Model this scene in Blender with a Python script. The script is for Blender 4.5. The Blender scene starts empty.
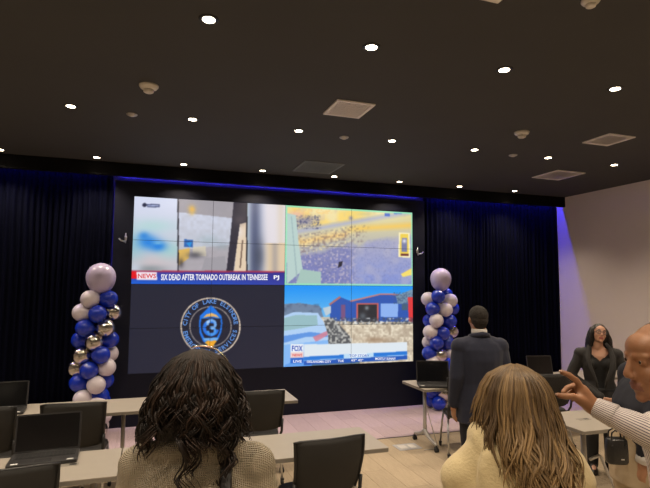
import bpy, bmesh, math, random
import numpy as np
from mathutils import Vector, Matrix, Euler, noise as mnoise

random.seed(7)
SC = bpy.context.scene
COL = SC.collection
PI = math.pi

# ------------------------------------------------------------------ camera
CAM_H = 1.94
FOC, YAW, PITCH, ROLL = 509.4, 0.32575, 0.07985, 0.00803
_f = np.array([math.sin(YAW) * math.cos(PITCH), math.cos(YAW) * math.cos(PITCH), math.sin(PITCH)])
_r = np.array([math.cos(YAW), -math.sin(YAW), 0.0])
_u = np.cross(_r, _f)
_r, _u = _r * math.cos(ROLL) + _u * math.sin(ROLL), -_r * math.sin(ROLL) + _u * math.cos(ROLL)
cam_data = bpy.data.cameras.new('camera')
cam = bpy.data.objects.new('camera', cam_data)
COL.objects.link(cam)
cam_data.sensor_width = 36.0
cam_data.lens = FOC / 650.0 * 36.0
cam_data.clip_start = 0.05
cam.matrix_world = Matrix(((_r[0], _u[0], -_f[0], 0), (_r[1], _u[1], -_f[1], 0), (_r[2], _u[2], -_f[2], CAM_H), (0, 0, 0, 1)))
SC.camera = cam

def ray(px, py):
    return _f + _r * ((px - 325) / FOC) + _u * ((244 - py) / FOC)
def on_z(px, py, z):
    d = ray(px, py); return Vector((0, 0, CAM_H)) + Vector(d) * ((z - CAM_H) / d[2])
def on_y(px, py, y):
    d = ray(px, py); return Vector((0, 0, CAM_H)) + Vector(d) * (y / d[1])
def at(px, py, depth):
    return Vector((0, 0, CAM_H)) + Vector(ray(px, py)) * depth
def project(x, y, z):
    d = np.stack([x, y, z - CAM_H], -1)
    w = d @ _f
    return 325 + FOC * (d @ _r) / w, 244 - FOC * (d @ _u) / w

# ------------------------------------------------------------------ world and exposure
world = bpy.data.worlds.new('room_dark'); SC.world = world
world.use_nodes = True
world.node_tree.nodes['Background'].inputs[0].default_value = (0.02, 0.02, 0.025, 1)
world.node_tree.nodes['Background'].inputs[1].default_value = 1.0
SC.view_settings.view_transform = 'Standard'
SC.view_settings.look = 'None'
SC.view_settings.exposure = 0.0
SC.view_settings.gamma = 1.0
SC.view_settings.use_curve_mapping = False

LAMP_W = 72.0                      # each ceiling downlight
LAMP_COL = (1.0, 0.83, 0.63)
LED_COL = (0.05, 0.04, 1.0)

# ------------------------------------------------------------------ materials
def lin(c):
    c = c / 255.0
    return c / 12.92 if c <= 0.04045 else ((c + 0.055) / 1.055) ** 2.4
def srgb(r, g, b):
    return (lin(r), lin(g), lin(b), 1.0)

def material(name, col, rough=0.6, metal=0.0, vary=0.0, scale=8.0, bump=0.0, bscale=60.0, spec=0.5,
             stretch=(1, 1, 1), sheen=0.0, coat=0.0, tint=None, rnd=0.0):
    m = bpy.data.materials.new(name); m.use_nodes = True
    nt = m.node_tree; b = nt.nodes['Principled BSDF']
    b.inputs['Base Color'].default_value = col
    b.inputs['Roughness'].default_value = rough
    b.inputs['Metallic'].default_value = metal
    b.inputs['Specular IOR Level'].default_value = spec
    if sheen: b.inputs['Sheen Weight'].default_value = sheen
    if coat: b.inputs['Coat Weight'].default_value = coat
    tc = nt.nodes.new('ShaderNodeTexCoord'); mp = nt.nodes.new('ShaderNodeMapping')
    mp.inputs['Scale'].default_value = stretch
    nt.links.new(tc.outputs['Object'], mp.inputs['Vector'])
    src = None
    if vary:
        n = nt.nodes.new('ShaderNodeTexNoise'); n.inputs['Scale'].default_value = scale; n.inputs['Detail'].default_value = 4
        nt.links.new(mp.outputs[0], n.inputs['Vector'])
        mx = nt.nodes.new('ShaderNodeMix'); mx.data_type = 'RGBA'
        mx.inputs['A'].default_value = tuple(c * (1 - vary) for c in col[:3]) + (1,)
        mx.inputs['B'].default_value = tuple(min(1, c * (1 + vary)) for c in col[:3]) + (1,)
        nt.links.new(n.outputs['Fac'], mx.inputs['Factor'])
        src = mx.outputs['Result']
    if rnd:
        oi = nt.nodes.new('ShaderNodeObjectInfo'); mr = nt.nodes.new('ShaderNodeMapRange')
        mr.inputs['To Min'].default_value = 1 - rnd; mr.inputs['To Max'].default_value = 1 + rnd
        nt.links.new(oi.outputs['Random'], mr.inputs['Value'])
        vm = nt.nodes.new('ShaderNodeVectorMath'); vm.operation = 'SCALE'
        if src: nt.links.new(src, vm.inputs[0])
        else: vm.inputs[0].default_value = col[:3]
        nt.links.new(mr.outputs[0], vm.inputs['Scale'])
        src = vm.outputs[0]
    if tint:
        a = nt.nodes.new('ShaderNodeAttribute'); a.attribute_name = 'tint'
        mx = nt.nodes.new('ShaderNodeMix'); mx.data_type = 'RGBA'
        mx.inputs['A'].default_value = col; mx.inputs['B'].default_value = tint
        nt.links.new(a.outputs['Fac'], mx.inputs['Factor'])
        src = mx.outputs['Result']
    if src: nt.links.new(src, b.inputs['Base Color'])
    if bump:
        n = nt.nodes.new('ShaderNodeTexNoise'); n.inputs['Scale'].default_value = bscale; n.inputs['Detail'].default_value = 3
        nt.links.new(mp.outputs[0], n.inputs['Vector'])
        bp = nt.nodes.new('ShaderNodeBump'); bp.inputs['Strength'].default_value = bump; bp.inputs['Distance'].default_value = 0.01
        nt.links.new(n.outputs['Fac'], bp.inputs['Height']); nt.links.new(bp.outputs[0], b.inputs['Normal'])
    return m

def emitter(name, col, strength):
    m = bpy.data.materials.new(name); m.use_nodes = True
    b = m.node_tree.nodes['Principled BSDF']
    b.inputs['Base Color'].default_value = (0.02, 0.02, 0.02, 1)
    b.inputs['Emission Color'].default_value = col if len(col) == 4 else tuple(col) + (1,)
    b.inputs['Emission Strength'].default_value = strength
    return m

def display_material():
    m = bpy.data.materials.new('display_picture'); m.use_nodes = True
    nt = m.node_tree; b = nt.nodes['Principled BSDF']
    a = nt.nodes.new('ShaderNodeAttribute'); a.attribute_name = 'picture'
    b.inputs['Base Color'].default_value = (0.01, 0.01, 0.012, 1)
    b.inputs['Roughness'].default_value = 0.45
    nt.links.new(a.outputs['Color'], b.inputs['Emission Color'])
    b.inputs['Emission Strength'].default_value = 1.0
    return m

def stripe_material(name, base, line, freq, axis, width):
    """fabric with thin woven stripes; the generated colour follows a UV-like vertex attribute along the sleeve"""
    m = bpy.data.materials.new(name); m.use_nodes = True
    nt = m.node_tree; b = nt.nodes['Principled BSDF']
    a = nt.nodes.new('ShaderNodeAttribute'); a.attribute_name = 'stripe'
    mul = nt.nodes.new('ShaderNodeMath'); mul.operation = 'MULTIPLY'; mul.inputs[1].default_value = freq
    fr = nt.nodes.new('ShaderNodeMath'); fr.operation = 'FRACT'
    lt = nt.nodes.new('ShaderNodeMath'); lt.operation = 'LESS_THAN'; lt.inputs[1].default_value = width
    mx = nt.nodes.new('ShaderNodeMix'); mx.data_type = 'RGBA'
    mx.inputs['A'].default_value = base; mx.inputs['B'].default_value = line
    nt.links.new(a.outputs['Fac'], mul.inputs[0]); nt.links.new(mul.outputs[0], fr.inputs[0])
    nt.links.new(fr.outputs[0], lt.inputs[0]); nt.links.new(lt.outputs[0], mx.inputs['Factor'])
    nt.links.new(mx.outputs['Result'], b.inputs['Base Color'])
    b.inputs['Roughness'].default_value = 0.8
    return m

def knit_material(name, col, freq):
    m = material(name, col, 0.95, vary=0.12, scale=30, sheen=0.3)
    nt = m.node_tree; b = nt.nodes['Principled BSDF']
    tc = nt.nodes.new('ShaderNodeTexCoord')
    w = nt.nodes.new('ShaderNodeTexWave'); w.inputs['Scale'].default_value = freq; w.inputs['Distortion'].default_value = 1.2
    w.bands_direction = 'X'
    w2 = nt.nodes.new('ShaderNodeTexWave'); w2.inputs['Scale'].default_value = freq * 1.3; w2.bands_direction = 'Z'
    w2.inputs['Distortion'].default_value = 1.5
    ad = nt.nodes.new('ShaderNodeMath'); ad.operation = 'ADD'
    bp = nt.nodes.new('ShaderNodeBump'); bp.inputs['Strength'].default_value = 0.9; bp.inputs['Distance'].default_value = 0.006
    nt.links.new(tc.outputs['Object'], w.inputs['Vector']); nt.links.new(tc.outputs['Object'], w2.inputs['Vector'])
    nt.links.new(w.outputs['Fac'], ad.inputs[0]); nt.links.new(w2.outputs['Fac'], ad.inputs[1])
    nt.links.new(ad.outputs[0], bp.inputs['Height']); nt.links.new(bp.outputs[0], b.inputs['Normal'])
    return m

M = {}
M['ceiling'] = material('ceiling_black_paint', (0.046, 0.045, 0.043, 1), 0.85, vary=0.08, scale=2)
M['fascia'] = material('fascia_black', (0.004, 0.004, 0.005, 1), 0.9, vary=0.1, spec=0.1)
M['wall'] = material('wall_paint', (0.80, 0.71, 0.68, 1), 0.8, vary=0.03, scale=3, bump=0.05, bscale=150)
M['wall_dark'] = material('wall_dark_paint', (0.20, 0.20, 0.22, 1), 0.8, vary=0.05)
M['wall_rear'] = material('wall_rear_paint', (0.42, 0.38, 0.34, 1), 0.8, vary=0.04)
M['base'] = material('baseboard_vinyl', (0.06, 0.055, 0.05, 1), 0.6, vary=0.05)
M['carpet_a'] = material('carpet_plank_beige', (0.40, 0.315, 0.215, 1), 0.95, vary=0.22, scale=9, bump=0.4, bscale=300, stretch=(6, 0.6, 1), rnd=0.07)
M['carpet_b'] = material('carpet_plank_rose_grey', (0.44, 0.335, 0.365, 1), 0.95, vary=0.15, scale=9, bump=0.4, bscale=300, stretch=(6, 0.6, 1), rnd=0.06)
M['subfloor'] = material('carpet_base', (0.36, 0.30, 0.22, 1), 0.95, vary=0.15, scale=20)
M['seam'] = material('transition_strip', (0.03, 0.028, 0.03, 1), 0.5, vary=0.1)
M['curtain'] = material('curtain_velvet', (0.0022, 0.0028, 0.0095, 1), 0.95, vary=0.2, scale=5, spec=0.05, stretch=(3, 3, 0.3))
M['frame'] = material('video_wall_surround', (0.0042, 0.0056, 0.016, 1), 0.5, vary=0.1, spec=0.25)
M['bezel'] = material('panel_bezel', (0.012, 0.012, 0.014, 1), 0.4, vary=0.1)
M['display'] = display_material()
M['chrome'] = material('brushed_metal', (0.55, 0.55, 0.56, 1), 0.3, 1.0, vary=0.06, scale=20)
M['silver'] = material('silver_paint', (0.50, 0.48, 0.46, 1), 0.4, 0.4, vary=0.05)
M['laminate'] = material('table_laminate', (0.33, 0.295, 0.25, 1), 0.45, vary=0.05, scale=12)
M['edge'] = material('table_edge_band', (0.22, 0.20, 0.17, 1), 0.5, vary=0.05)
M['black'] = material('black_plastic', (0.013, 0.013, 0.014, 1), 0.45, vary=0.1)
M['mesh'] = material('chair_mesh_fabric', (0.016, 0.015, 0.014, 1), 0.7, vary=0.15, scale=120, bump=0.5, bscale=500)
M['rubber'] = material('rubber', (0.02, 0.02, 0.02, 1), 0.7, vary=0.1)
M['lapbody'] = material('laptop_shell', (0.035, 0.034, 0.036, 1), 0.35, 0.2, vary=0.08)
M['lapkeys'] = material('laptop_keys', (0.014, 0.014, 0.015, 1), 0.5, vary=0.1)
M['lapscreen'] = material('laptop_glass', (0.006, 0.006, 0.007, 1), 0.12, vary=0.1)
M['sticker'] = material('sticker_paper', (0.7, 0.7, 0.68, 1), 0.6, vary=0.05)
M['vent_grey'] = material('grey_metal', (0.15, 0.16, 0.17, 1), 0.6, vary=0.05)
M['white'] = material('white_metal', (0.80, 0.74, 0.70, 1), 0.5, vary=0.03)
M['whitep'] = material('white_plastic', (0.62, 0.58, 0.52, 1), 0.45, vary=0.03)
M['grille'] = material('grille_dark', (0.03, 0.03, 0.03, 1), 0.7, vary=0.1)
M['lens'] = emitter('downlight_lens', (1.0, 0.83, 0.58), 22.0)
M['led'] = emitter('blue_led', (0.03, 0.02, 1.0), 2.4)
M['led_dim'] = emitter('blue_led_dim', (0.03, 0.02, 1.0), 0.25)
M['bpearl'] = material('balloon_pearl', (0.56, 0.49, 0.72, 1), 0.28, vary=0.04, coat=0.3)
M['bwhite'] = material('balloon_white', (0.72, 0.66, 0.72, 1), 0.28, vary=0.04, coat=0.3)
M['bblue'] = material('balloon_blue', (0.008, 0.035, 0.48, 1), 0.22, vary=0.08, coat=0.4)
M['bsilver'] = material('balloon_chrome', (0.62, 0.58, 0.55, 1), 0.16, 1.0, vary=0.05)
M['text_white'] = emitter('print_white', (0.95, 0.95, 1.0), 0.95)
M['text_blue'] = emitter('print_blue', srgb(84, 132, 200), 1.0)
M['text_fox'] = emitter('print_dark_blue', srgb(20, 80, 190), 1.0)
M['text_red'] = emitter('print_red', srgb(215, 30, 45), 1.0)
M['text_navy'] = emitter('print_navy', srgb(40, 50, 80), 1.0)

# ------------------------------------------------------------------ mesh builder
class MB:
    def __init__(s): s.v = []; s.f = []; s.t = []; s.m = []
    def _add(s, vs, fs, t=0.0, mi=0):
        o = len(s.v); s.v += [tuple(p) for p in vs]; s.t += [t] * len(vs)
        s.f += [tuple(i + o for i in f) for f in fs]; s.m += [mi] * len(fs); return s
    def box(s, c, d, rot=None, mi=0, taper=1.0):
        vs = []
        for z in (-1, 1):
            k = taper if z > 0 else 1.0
            for x, y in ((-1, -1), (1, -1), (1, 1), (-1, 1)):
                p = Vector((x * d[0] / 2 * k, y * d[1] / 2 * k, z * d[2] / 2))
                if rot is not None: p = rot @ p
                vs.append(p + Vector(c))
        return s._add(vs, [(3, 2, 1, 0), (4, 5, 6, 7), (0, 1, 5, 4), (1, 2, 6, 5), (2, 3, 7, 6), (3, 0, 4, 7)], 0, mi)
    def loft(s, rings, cap=True, t=0.0, mi=0, closed=True):
        n = len(rings[0]); vs = [p for r in rings for p in r]; fs = []
        for i in range(len(rings) - 1):
            for j in range(n if closed else n - 1):
                k = (j + 1) % n
                fs.append((i * n + j, i * n + k, (i + 1) * n + k, (i + 1) * n + j))
        if cap: fs.append(tuple(range(n - 1, -1, -1))); fs.append(tuple((len(rings) - 1) * n + j for j in range(n)))
        return s._add(vs, fs, t, mi)
    def tube(s, path, rad, n=8, t=0.0, mi=0, flat=1.0, upv=None):
        path = [Vector(p) for p in path]; m = len(path)
        if not hasattr(rad, '__len__'): rad = [rad] * m
        prev = None; rings = []
        for i, p in enumerate(path):
            d = (path[min(i + 1, m - 1)] - path[max(i - 1, 0)])
            d = d.normalized() if d.length > 1e-9 else Vector((0, 0, 1))
            if prev is None:
                a = Vector(upv) if upv is not None else (Vector((0, 0, 1)) if abs(d.z) < 0.9 else Vector((1, 0, 0)))
            else: a = prev
            a = (a - d * a.dot(d)); a = a.normalized() if a.length > 1e-6 else d.orthogonal().normalized()
            prev = a; b = d.cross(a)
            rings.append([p + (a * math.cos(2 * PI * j / n) * flat + b * math.sin(2 * PI * j / n)) * rad[i] for j in range(n)])
        tl = t if hasattr(t, '__len__') else None
        s.loft(rings, True, 0.0 if tl else t, mi)
        if tl:
            o = len(s.t) - n * m
            for i in range(m): s.t[o + i * n:o + (i + 1) * n] = [tl[i]] * n
        return s
    def cap(s, a, b, ra, rb, n=14, k=5):
        """tapered capsule"""
        a, b = Vector(a), Vector(b); d = (b - a)
        L = d.length; d = d / L if L > 1e-9 else Vector((0, 0, 1))
        path = []; rad = []
        for i in range(k):
            q = (i + 0.15) / k * PI / 2; path.append(a - d * ra * math.cos(q)); rad.append(ra * math.sin(q))
        path.append(a); rad.append(ra); path.append(b); rad.append(rb)
        for i in range(k):
            q = PI / 2 - (i + 1 - 0.15) / k * PI / 2; path.append(b + d * rb * math.cos(q)); rad.append(rb * math.sin(q))
        return s.tube(path, rad, n)
    def ell(s, c, r, rot=None, nu=16, nv=10, t=0.0, mi=0):
        rings = []
        for i in range(nv + 1):
            th = 0.02 + (PI - 0.04) * i / nv
            ring = []
            for j in range(nu):
                ph = 2 * PI * j / nu
                p = Vector((r[0] * math.sin(th) * math.cos(ph), r[1] * math.sin(th) * math.sin(ph), -r[2] * math.cos(th)))
                if rot is not None: p = rot @ p
                ring.append(p + Vector(c))
            rings.append(ring)
        return s.loft(rings, True, t, mi)
    def lathe(s, prof, n=24, c=(0, 0, 0), mi=0, rot=None):
        rings = []
        for r, z in prof:
            ring = []
            for j in range(n):
                p = Vector((r * math.cos(2 * PI * j / n), r * math.sin(2 * PI * j / n), z))
                if rot is not None: p = rot @ p
                ring.append(p + Vector(c))
            rings.append(ring)
        return s.loft(rings, True, 0, mi)
    def prism(s, outline, y0, y1, mi=0):
        """outline in x,z extruded in y"""
        return s.loft([[(x, y0, z) for x, z in outline], [(x, y1, z) for x, z in outline]], True, 0, mi)
    def slab(s, outline, z0, z1, mi=0):
        return s.loft([[(x, y, z0) for x, y in outline], [(x, y, z1) for x, y in outline]], True, 0, mi)
    def mesh(s, name, smooth=False):
        me = bpy.data.meshes.new(name); me.from_pydata(s.v, [], s.f); me.update()
        if any(s.m):
            me.polygons.foreach_set('material_index', s.m)
        if any(s.t):
            a = me.attributes.new('tint', 'FLOAT', 'POINT'); a.data.foreach_set('value', s.t)
        bm = bmesh.new(); bm.from_mesh(me); bmesh.ops.recalc_face_normals(bm, faces=bm.faces); bm.to_mesh(me); bm.free()
        if smooth:
            me.polygons.foreach_set('use_smooth', [True] * len(me.polygons))
        return me
    def build(s, name, mat, parent=None, smooth=False, bevel=0.0, loc=None, autosmooth=None):
        me = s.mesh(name, smooth)
        for m in (mat if isinstance(mat, list) else [mat]): me.materials.append(m)
        o = bpy.data.objects.new(name, me); COL.objects.link(o)
        if parent: o.parent = parent
        if loc is not None: o.location = loc
        if bevel:
            b = o.modifiers.new('bevel', 'BEVEL'); b.width = bevel; b.segments = 2; b.limit_method = 'ANGLE'
        return o

def remeshed(mb, name, mats, parent=None, voxel=0.008, smooth=4, classify=None, disp=None, loc=None):
    """weld overlapping solids into one continuous skin"""
    me = mb.mesh(name + '_raw')
    t = bpy.data.objects.new('raw', me); COL.objects.link(t)
    r = t.modifiers.new('r', 'REMESH'); r.mode = 'VOXEL'; r.voxel_size = voxel; r.use_smooth_shade = True
    if smooth:
        q = t.modifiers.new('s', 'SMOOTH'); q.factor = 0.5; q.iterations = smooth
    dg = bpy.context.evaluated_depsgraph_get(); dg.update()
    new = bpy.data.meshes.new_from_object(t.evaluated_get(dg))
    bpy.data.objects.remove(t); bpy.data.meshes.remove(me)
    new.name = name; new.materials.clear()
    for m in (mats if isinstance(mats, list) else [mats]): new.materials.append(m)
    if disp:
        n = len(new.vertices); co = np.empty(n * 3); no = np.empty(n * 3)
        new.vertices.foreach_get('co', co); new.vertices.foreach_get('normal', no)
        co = co.reshape(-1, 3); no = no.reshape(-1, 3)
        d = np.array([disp(Vector(p)) for p in co])
        new.vertices.foreach_set('co', (co + no * d[:, None]).ravel())
        new.update()
    if classify:
        n = len(new.polygons); c = np.empty(n * 3); new.polygons.foreach_get('center', c)
        new.polygons.foreach_set('material_index', [classify(Vector(p)) for p in c.reshape(-1, 3)])
    new.polygons.foreach_set('use_smooth', [True] * len(new.polygons))
    o = bpy.data.objects.new(name, new); COL.objects.link(o)
    if parent: o.parent = parent
    if loc is not None: o.location = loc
    return o

def tag(o, label=None, cat=None, group=None, kind=None):
    if label: o['label'] = label
    if cat: o['category'] = cat
    if group: o['group'] = group
    if kind: o['kind'] = kind
    return o
def thing(name, label, cat, loc=(0, 0, 0), rz=0.0, group=None):
    o = bpy.data.objects.new(name, None); COL.objects.link(o)
    o.empty_display_size = 0.1
    o.location = loc; o.rotation_euler = (0, 0, rz)
    return tag(o, label, cat, group)
def copy_tree(o, parent=None):
    c = o.copy(); COL.objects.link(c)
    if parent: c.parent = parent
    for ch in list(o.children):
        if ch.name in COL.objects and ch is not c: copy_tree(ch, c)
    return c
def structure(o): o['kind'] = 'structure'; return o

# ------------------------------------------------------------------ the room
X_L, X_R, Y_R, Y_B, Z_C = -5.2, 7.15, -4.0, 7.75, 3.58
SEAM_Y = 6.05
fl = structure(MB().box(((X_L + X_R) / 2, (Y_R + Y_B) / 2, -0.055), (X_R - X_L + 0.4, Y_B - Y_R + 0.4, 0.10)).build('floor', M['subfloor']))
def plank_mesh(w, l, mat):
    g = 0.0012
    mb = MB()
    o = [(-w / 2 + g, -l / 2 + g), (w / 2 - g, -l / 2 + g), (w / 2 - g, l / 2 - g), (-w / 2 + g, l / 2 - g)]
    i = [(x * 0.992, y * 0.998) for x, y in o]
    mb.loft([[(x, y, -0.005) for x, y in o], [(x, y, -0.0006) for x, y in o], [(x, y, 0.0) for x, y in i]])
    me = mb.mesh('plank'); me.materials.append(mat); return me
pm = {}
def plank(x, y0, y1, mat):
    k = (round(y1 - y0, 3), mat.name)
    if k not in pm: pm[k] = plank_mesh(0.25, y1 - y0, mat)
    o = bpy.data.objects.new('plank', pm[k]); COL.objects.link(o); o.parent = fl
    o.location = (x, (y0 + y1) / 2, 0)
for i in range(33):
    x = X_R - 0.125 - i * 0.25
    if i % 2:
        rows = [(3.05, 4.05), (4.05, 5.05), (5.05, SEAM_Y - 0.01)]
        rows2 = [(SEAM_Y + 0.01, 7.05), (7.05, 7.74)]
    else:
        rows = [(3.05, 3.55), (3.55, 4.55), (4.55, 5.55), (5.55, SEAM_Y - 0.01)]
        rows2 = [(SEAM_Y + 0.01, 6.55), (6.55, 7.55)]
    for a, b in rows: plank(x, a, b, M['carpet_a'])
    for a, b in rows2: plank(x, a, b, M['carpet_b'])
structure(MB().box(((X_R - 1.05) / 2 - 0.05, SEAM_Y, -0.001), (X_R + 1.05, 0.018, 0.008)).build('trim_1', M['seam']))

ce = structure(MB().box(((X_L + X_R) / 2, (Y_R - 0.15 + 7.45) / 2, Z_C + 0.05), (X_R - X_L + 0.3, 7.45 - Y_R + 0.15, 0.10)).build('ceiling', M['ceiling']))
structure(MB().box(((X_L + X_R) / 2, 7.415, (3.40 + Z_C + 0.1) / 2), (X_R - X_L, 0.07, Z_C + 0.1 - 3.40)).build('trim_2', M['fascia']))
structure(MB().box(((X_L + X_R) / 2, 7.62, Z_C + 0.15), (X_R - X_L + 0.3, 0.5, 0.10)).build('trim_3', M['fascia']))
structure(MB().box(((X_L + X_R) / 2, Y_B + 0.05, 1.85), (X_R - X_L + 0.3, 0.10, 3.9)).build('wall_back', M['wall_dark']))
structure(MB().box((X_R + 0.05, (Y_R + Y_B) / 2, 1.85), (0.10, Y_B - Y_R, 3.9)).build('wall_right', M['wall']))
structure(MB().box((X_L - 0.05, (Y_R + Y_B) / 2, 1.85), (0.10, Y_B - Y_R, 3.9)).build('wall_left', M['wall_rear']))
structure(MB().box(((X_L + X_R) / 2, Y_R - 0.05, 1.85), (X_R - X_L + 0.3, 0.10, 3.9)).build('wall_front', M['wall_rear']))
structure(MB().box((X_R - 0.006, (Y_R + 7.5) / 2, 0.05), (0.012, 7.5 - Y_R, 0.10)).build('baseboard_right', M['base']))

# curtains in deep vertical folds
def curtain(x0, x1, label, seed):
    rnd = random.Random(seed); n = int((x1 - x0) / 0.012); mb = MB(); rings = []
    ph = 0; prof = []
    for i in range(n + 1):
        x = x0 + (x1 - x0) * i / n
        ph += 0.012 / (0.080 + 0.014 * math.sin(x * 2.3 + seed)) * 2 * PI
        prof.append((x, 7.60 + 0.022 * math.sin(ph) + 0.012 * math.sin(ph * 0.37 + seed)))
    for z in (0.02, 0.8, 1.8, 2.8, 3.35, 3.50):
        k = 1.0 if z < 3.3 else 0.75
        front = [(x + 0.006 * math.sin(z * 2 + x * 5), 7.60 + (y - 7.60) * k, z) for x, y in prof]
        back = [(x, y + 0.006, z) for x, y, z in reversed(front)]
        rings.append(front + back)
    mb.loft(rings)
    o = mb.build('curtain', M['curtain'], smooth=True)
    return tag(o, label, 'curtain')
curtain(X_L + 0.02, -0.56, 'dark navy pleated floor length curtain behind the laptops on the long table row', 1)
curtain(4.33, X_R - 0.012, 'dark navy pleated floor length curtain meeting the pale side wall', 4)

# ------------------------------------------------------------------ blue light strips in the curtain pocket
def led_strip(x0, x1, label, power):
    t = thing('led_strip', label, 'led strip', ((x0 + x1) / 2, 7.505, 3.62))
    MB().box((0, 0, 0.0), (x1 - x0, 0.03, 0.012)).build('channel', M['black'], t)
    MB().box((0, 0, -0.009), (x1 - x0 - 0.04, 0.012, 0.006)).build('diffuser', M['led'], t)
    l = bpy.data.lights.new('strip_light', 'AREA'); l.shape = 'RECTANGLE'; l.size = x1 - x0 - 0.05; l.size_y = 0.02
    l.energy = power; l.color = LED_COL; l.spread = math.radians(120)
    o = bpy.data.objects.new('strip_light', l); COL.objects.link(o); o.parent = t; o.location = (0, 0, -0.015)
led_strip(-4.9, -0.62, 'blue led strip hidden above the curtain left of the video wall', 12)
led_strip(4.40, 7.08, 'blue led strip above the curtain ending at the pale side wall', 26)

# ------------------------------------------------------------------ the video wall
SX0, SX1, SZ0, SZ1, SY = -0.275, 4.085, 0.705, 3.155, 7.535
vw = thing('video_wall', 'large lit video wall of sixteen panels in a black surround', 'screen', ((SX0 + SX1) / 2, 7.6, 0))
VX, VY = (SX0 + SX1) / 2, 7.6
fx0, fx1, fz1 = -0.53, 4.31, 3.365
mb = MB()
mb.box(((fx0 + SX0) / 2 - VX, 0.02, fz1 / 2), (SX0 - fx0, 0.17, fz1))
mb.box(((fx1 + SX1) / 2 - VX, 0.02, fz1 / 2), (fx1 - SX1, 0.17, fz1))
mb.box((0, 0.02, SZ0 / 2), (SX1 - SX0, 0.17, SZ0))
mb.box((0, 0.02, (SZ1 + fz1) / 2), (SX1 - SX0, 0.17, fz1 - SZ1))
mb.box((0, 0.07, (SZ0 + SZ1) / 2), (SX1 - SX0, 0.04, SZ1 - SZ0))
mb.build('surround', M['frame'], vw)
MB().box((0, 0.065, fz1 + 0.010), (fx1 - fx0 - 0.03, 0.03, 0.02)).build('light_strip', M['led'], vw)
MB().box((fx0 - VX - 0.008, 0.085, 2.5), (0.012, 0.03, 1.70)).build('light_strip', M['led_dim'], vw)
l = bpy.data.lights.new('strip_light', 'AREA'); l.shape = 'RECTANGLE'; l.size = fx1 - fx0 - 0.1; l.size_y = 0.03
l.energy = 24; l.color = LED_COL
o = bpy.data.objects.new('strip_light', l); COL.objects.link(o); o.parent = vw; o.location = (0, 0.09, fz1 + 0.03); o.rotation_euler = (math.radians(-150), 0, 0)
# small steel brackets on the two uprights of the surround
for bx, bz, s in ((-0.40, 2.54, 1), (4.20, 2.49, -1)):
    mb = MB()
    mb.tube([(s * 0.035, -0.09, 0.09), (s * 0.035, -0.10, -0.05)], 0.008, 8)
    mb.tube([(s * 0.035, -0.10, -0.03), (-s * 0.02, -0.13, -0.02), (-s * 0.05, -0.12, 0.01)], [0.012, 0.011, 0.009], 8)
    mb.box((s * 0.035, -0.072, 0.02), (0.03, 0.02, 0.06))
    mb.build('bracket', M['chrome'], vw, smooth=True, loc=(bx - VX, 0, bz))

# picture: painted texel by texel from flat colour fields, soft blobs and noise
def vnoise(x, y, s, seed=0):
    x = x / s; y = y / s
    xi = np.floor(x).astype(int); yi = np.floor(y).astype(int); fx = x - xi; fy = y - yi
    fx = fx * fx * (3 - 2 * fx); fy = fy * fy * (3 - 2 * fy)
    def h(a, b):
        n = (a * 374761393 + b * 668265263 + seed * 974711) & 0x7fffffff
        n = ((n ^ (n >> 13)) * 1274126177) & 0x7fffffff
        return ((n ^ (n >> 16)) & 0xffff) / 65535.0
    return (h(xi, yi) * (1 - fx) + h(xi + 1, yi) * fx) * (1 - fy) + (h(xi, yi + 1) * (1 - fx) + h(xi + 1, yi + 1) * fx) * fy
def inside(X, Y, pts):
    m = np.zeros(X.shape, bool); n = len(pts)
    for i in range(n):
        x0, y0 = pts[i]; x1, y1 = pts[(i + 1) % n]
        if y0 == y1: continue
        c = (Y > min(y0, y1)) & (Y <= max(y0, y1)) & (X < (Y - y0) * (x1 - x0) / (y1 - y0) + x0)
        m ^= c
    return m
def sm(n, t, sgn=1):
    return np.clip((n - t) * sgn * 3.2 + 0.3, 0, 1)
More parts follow.
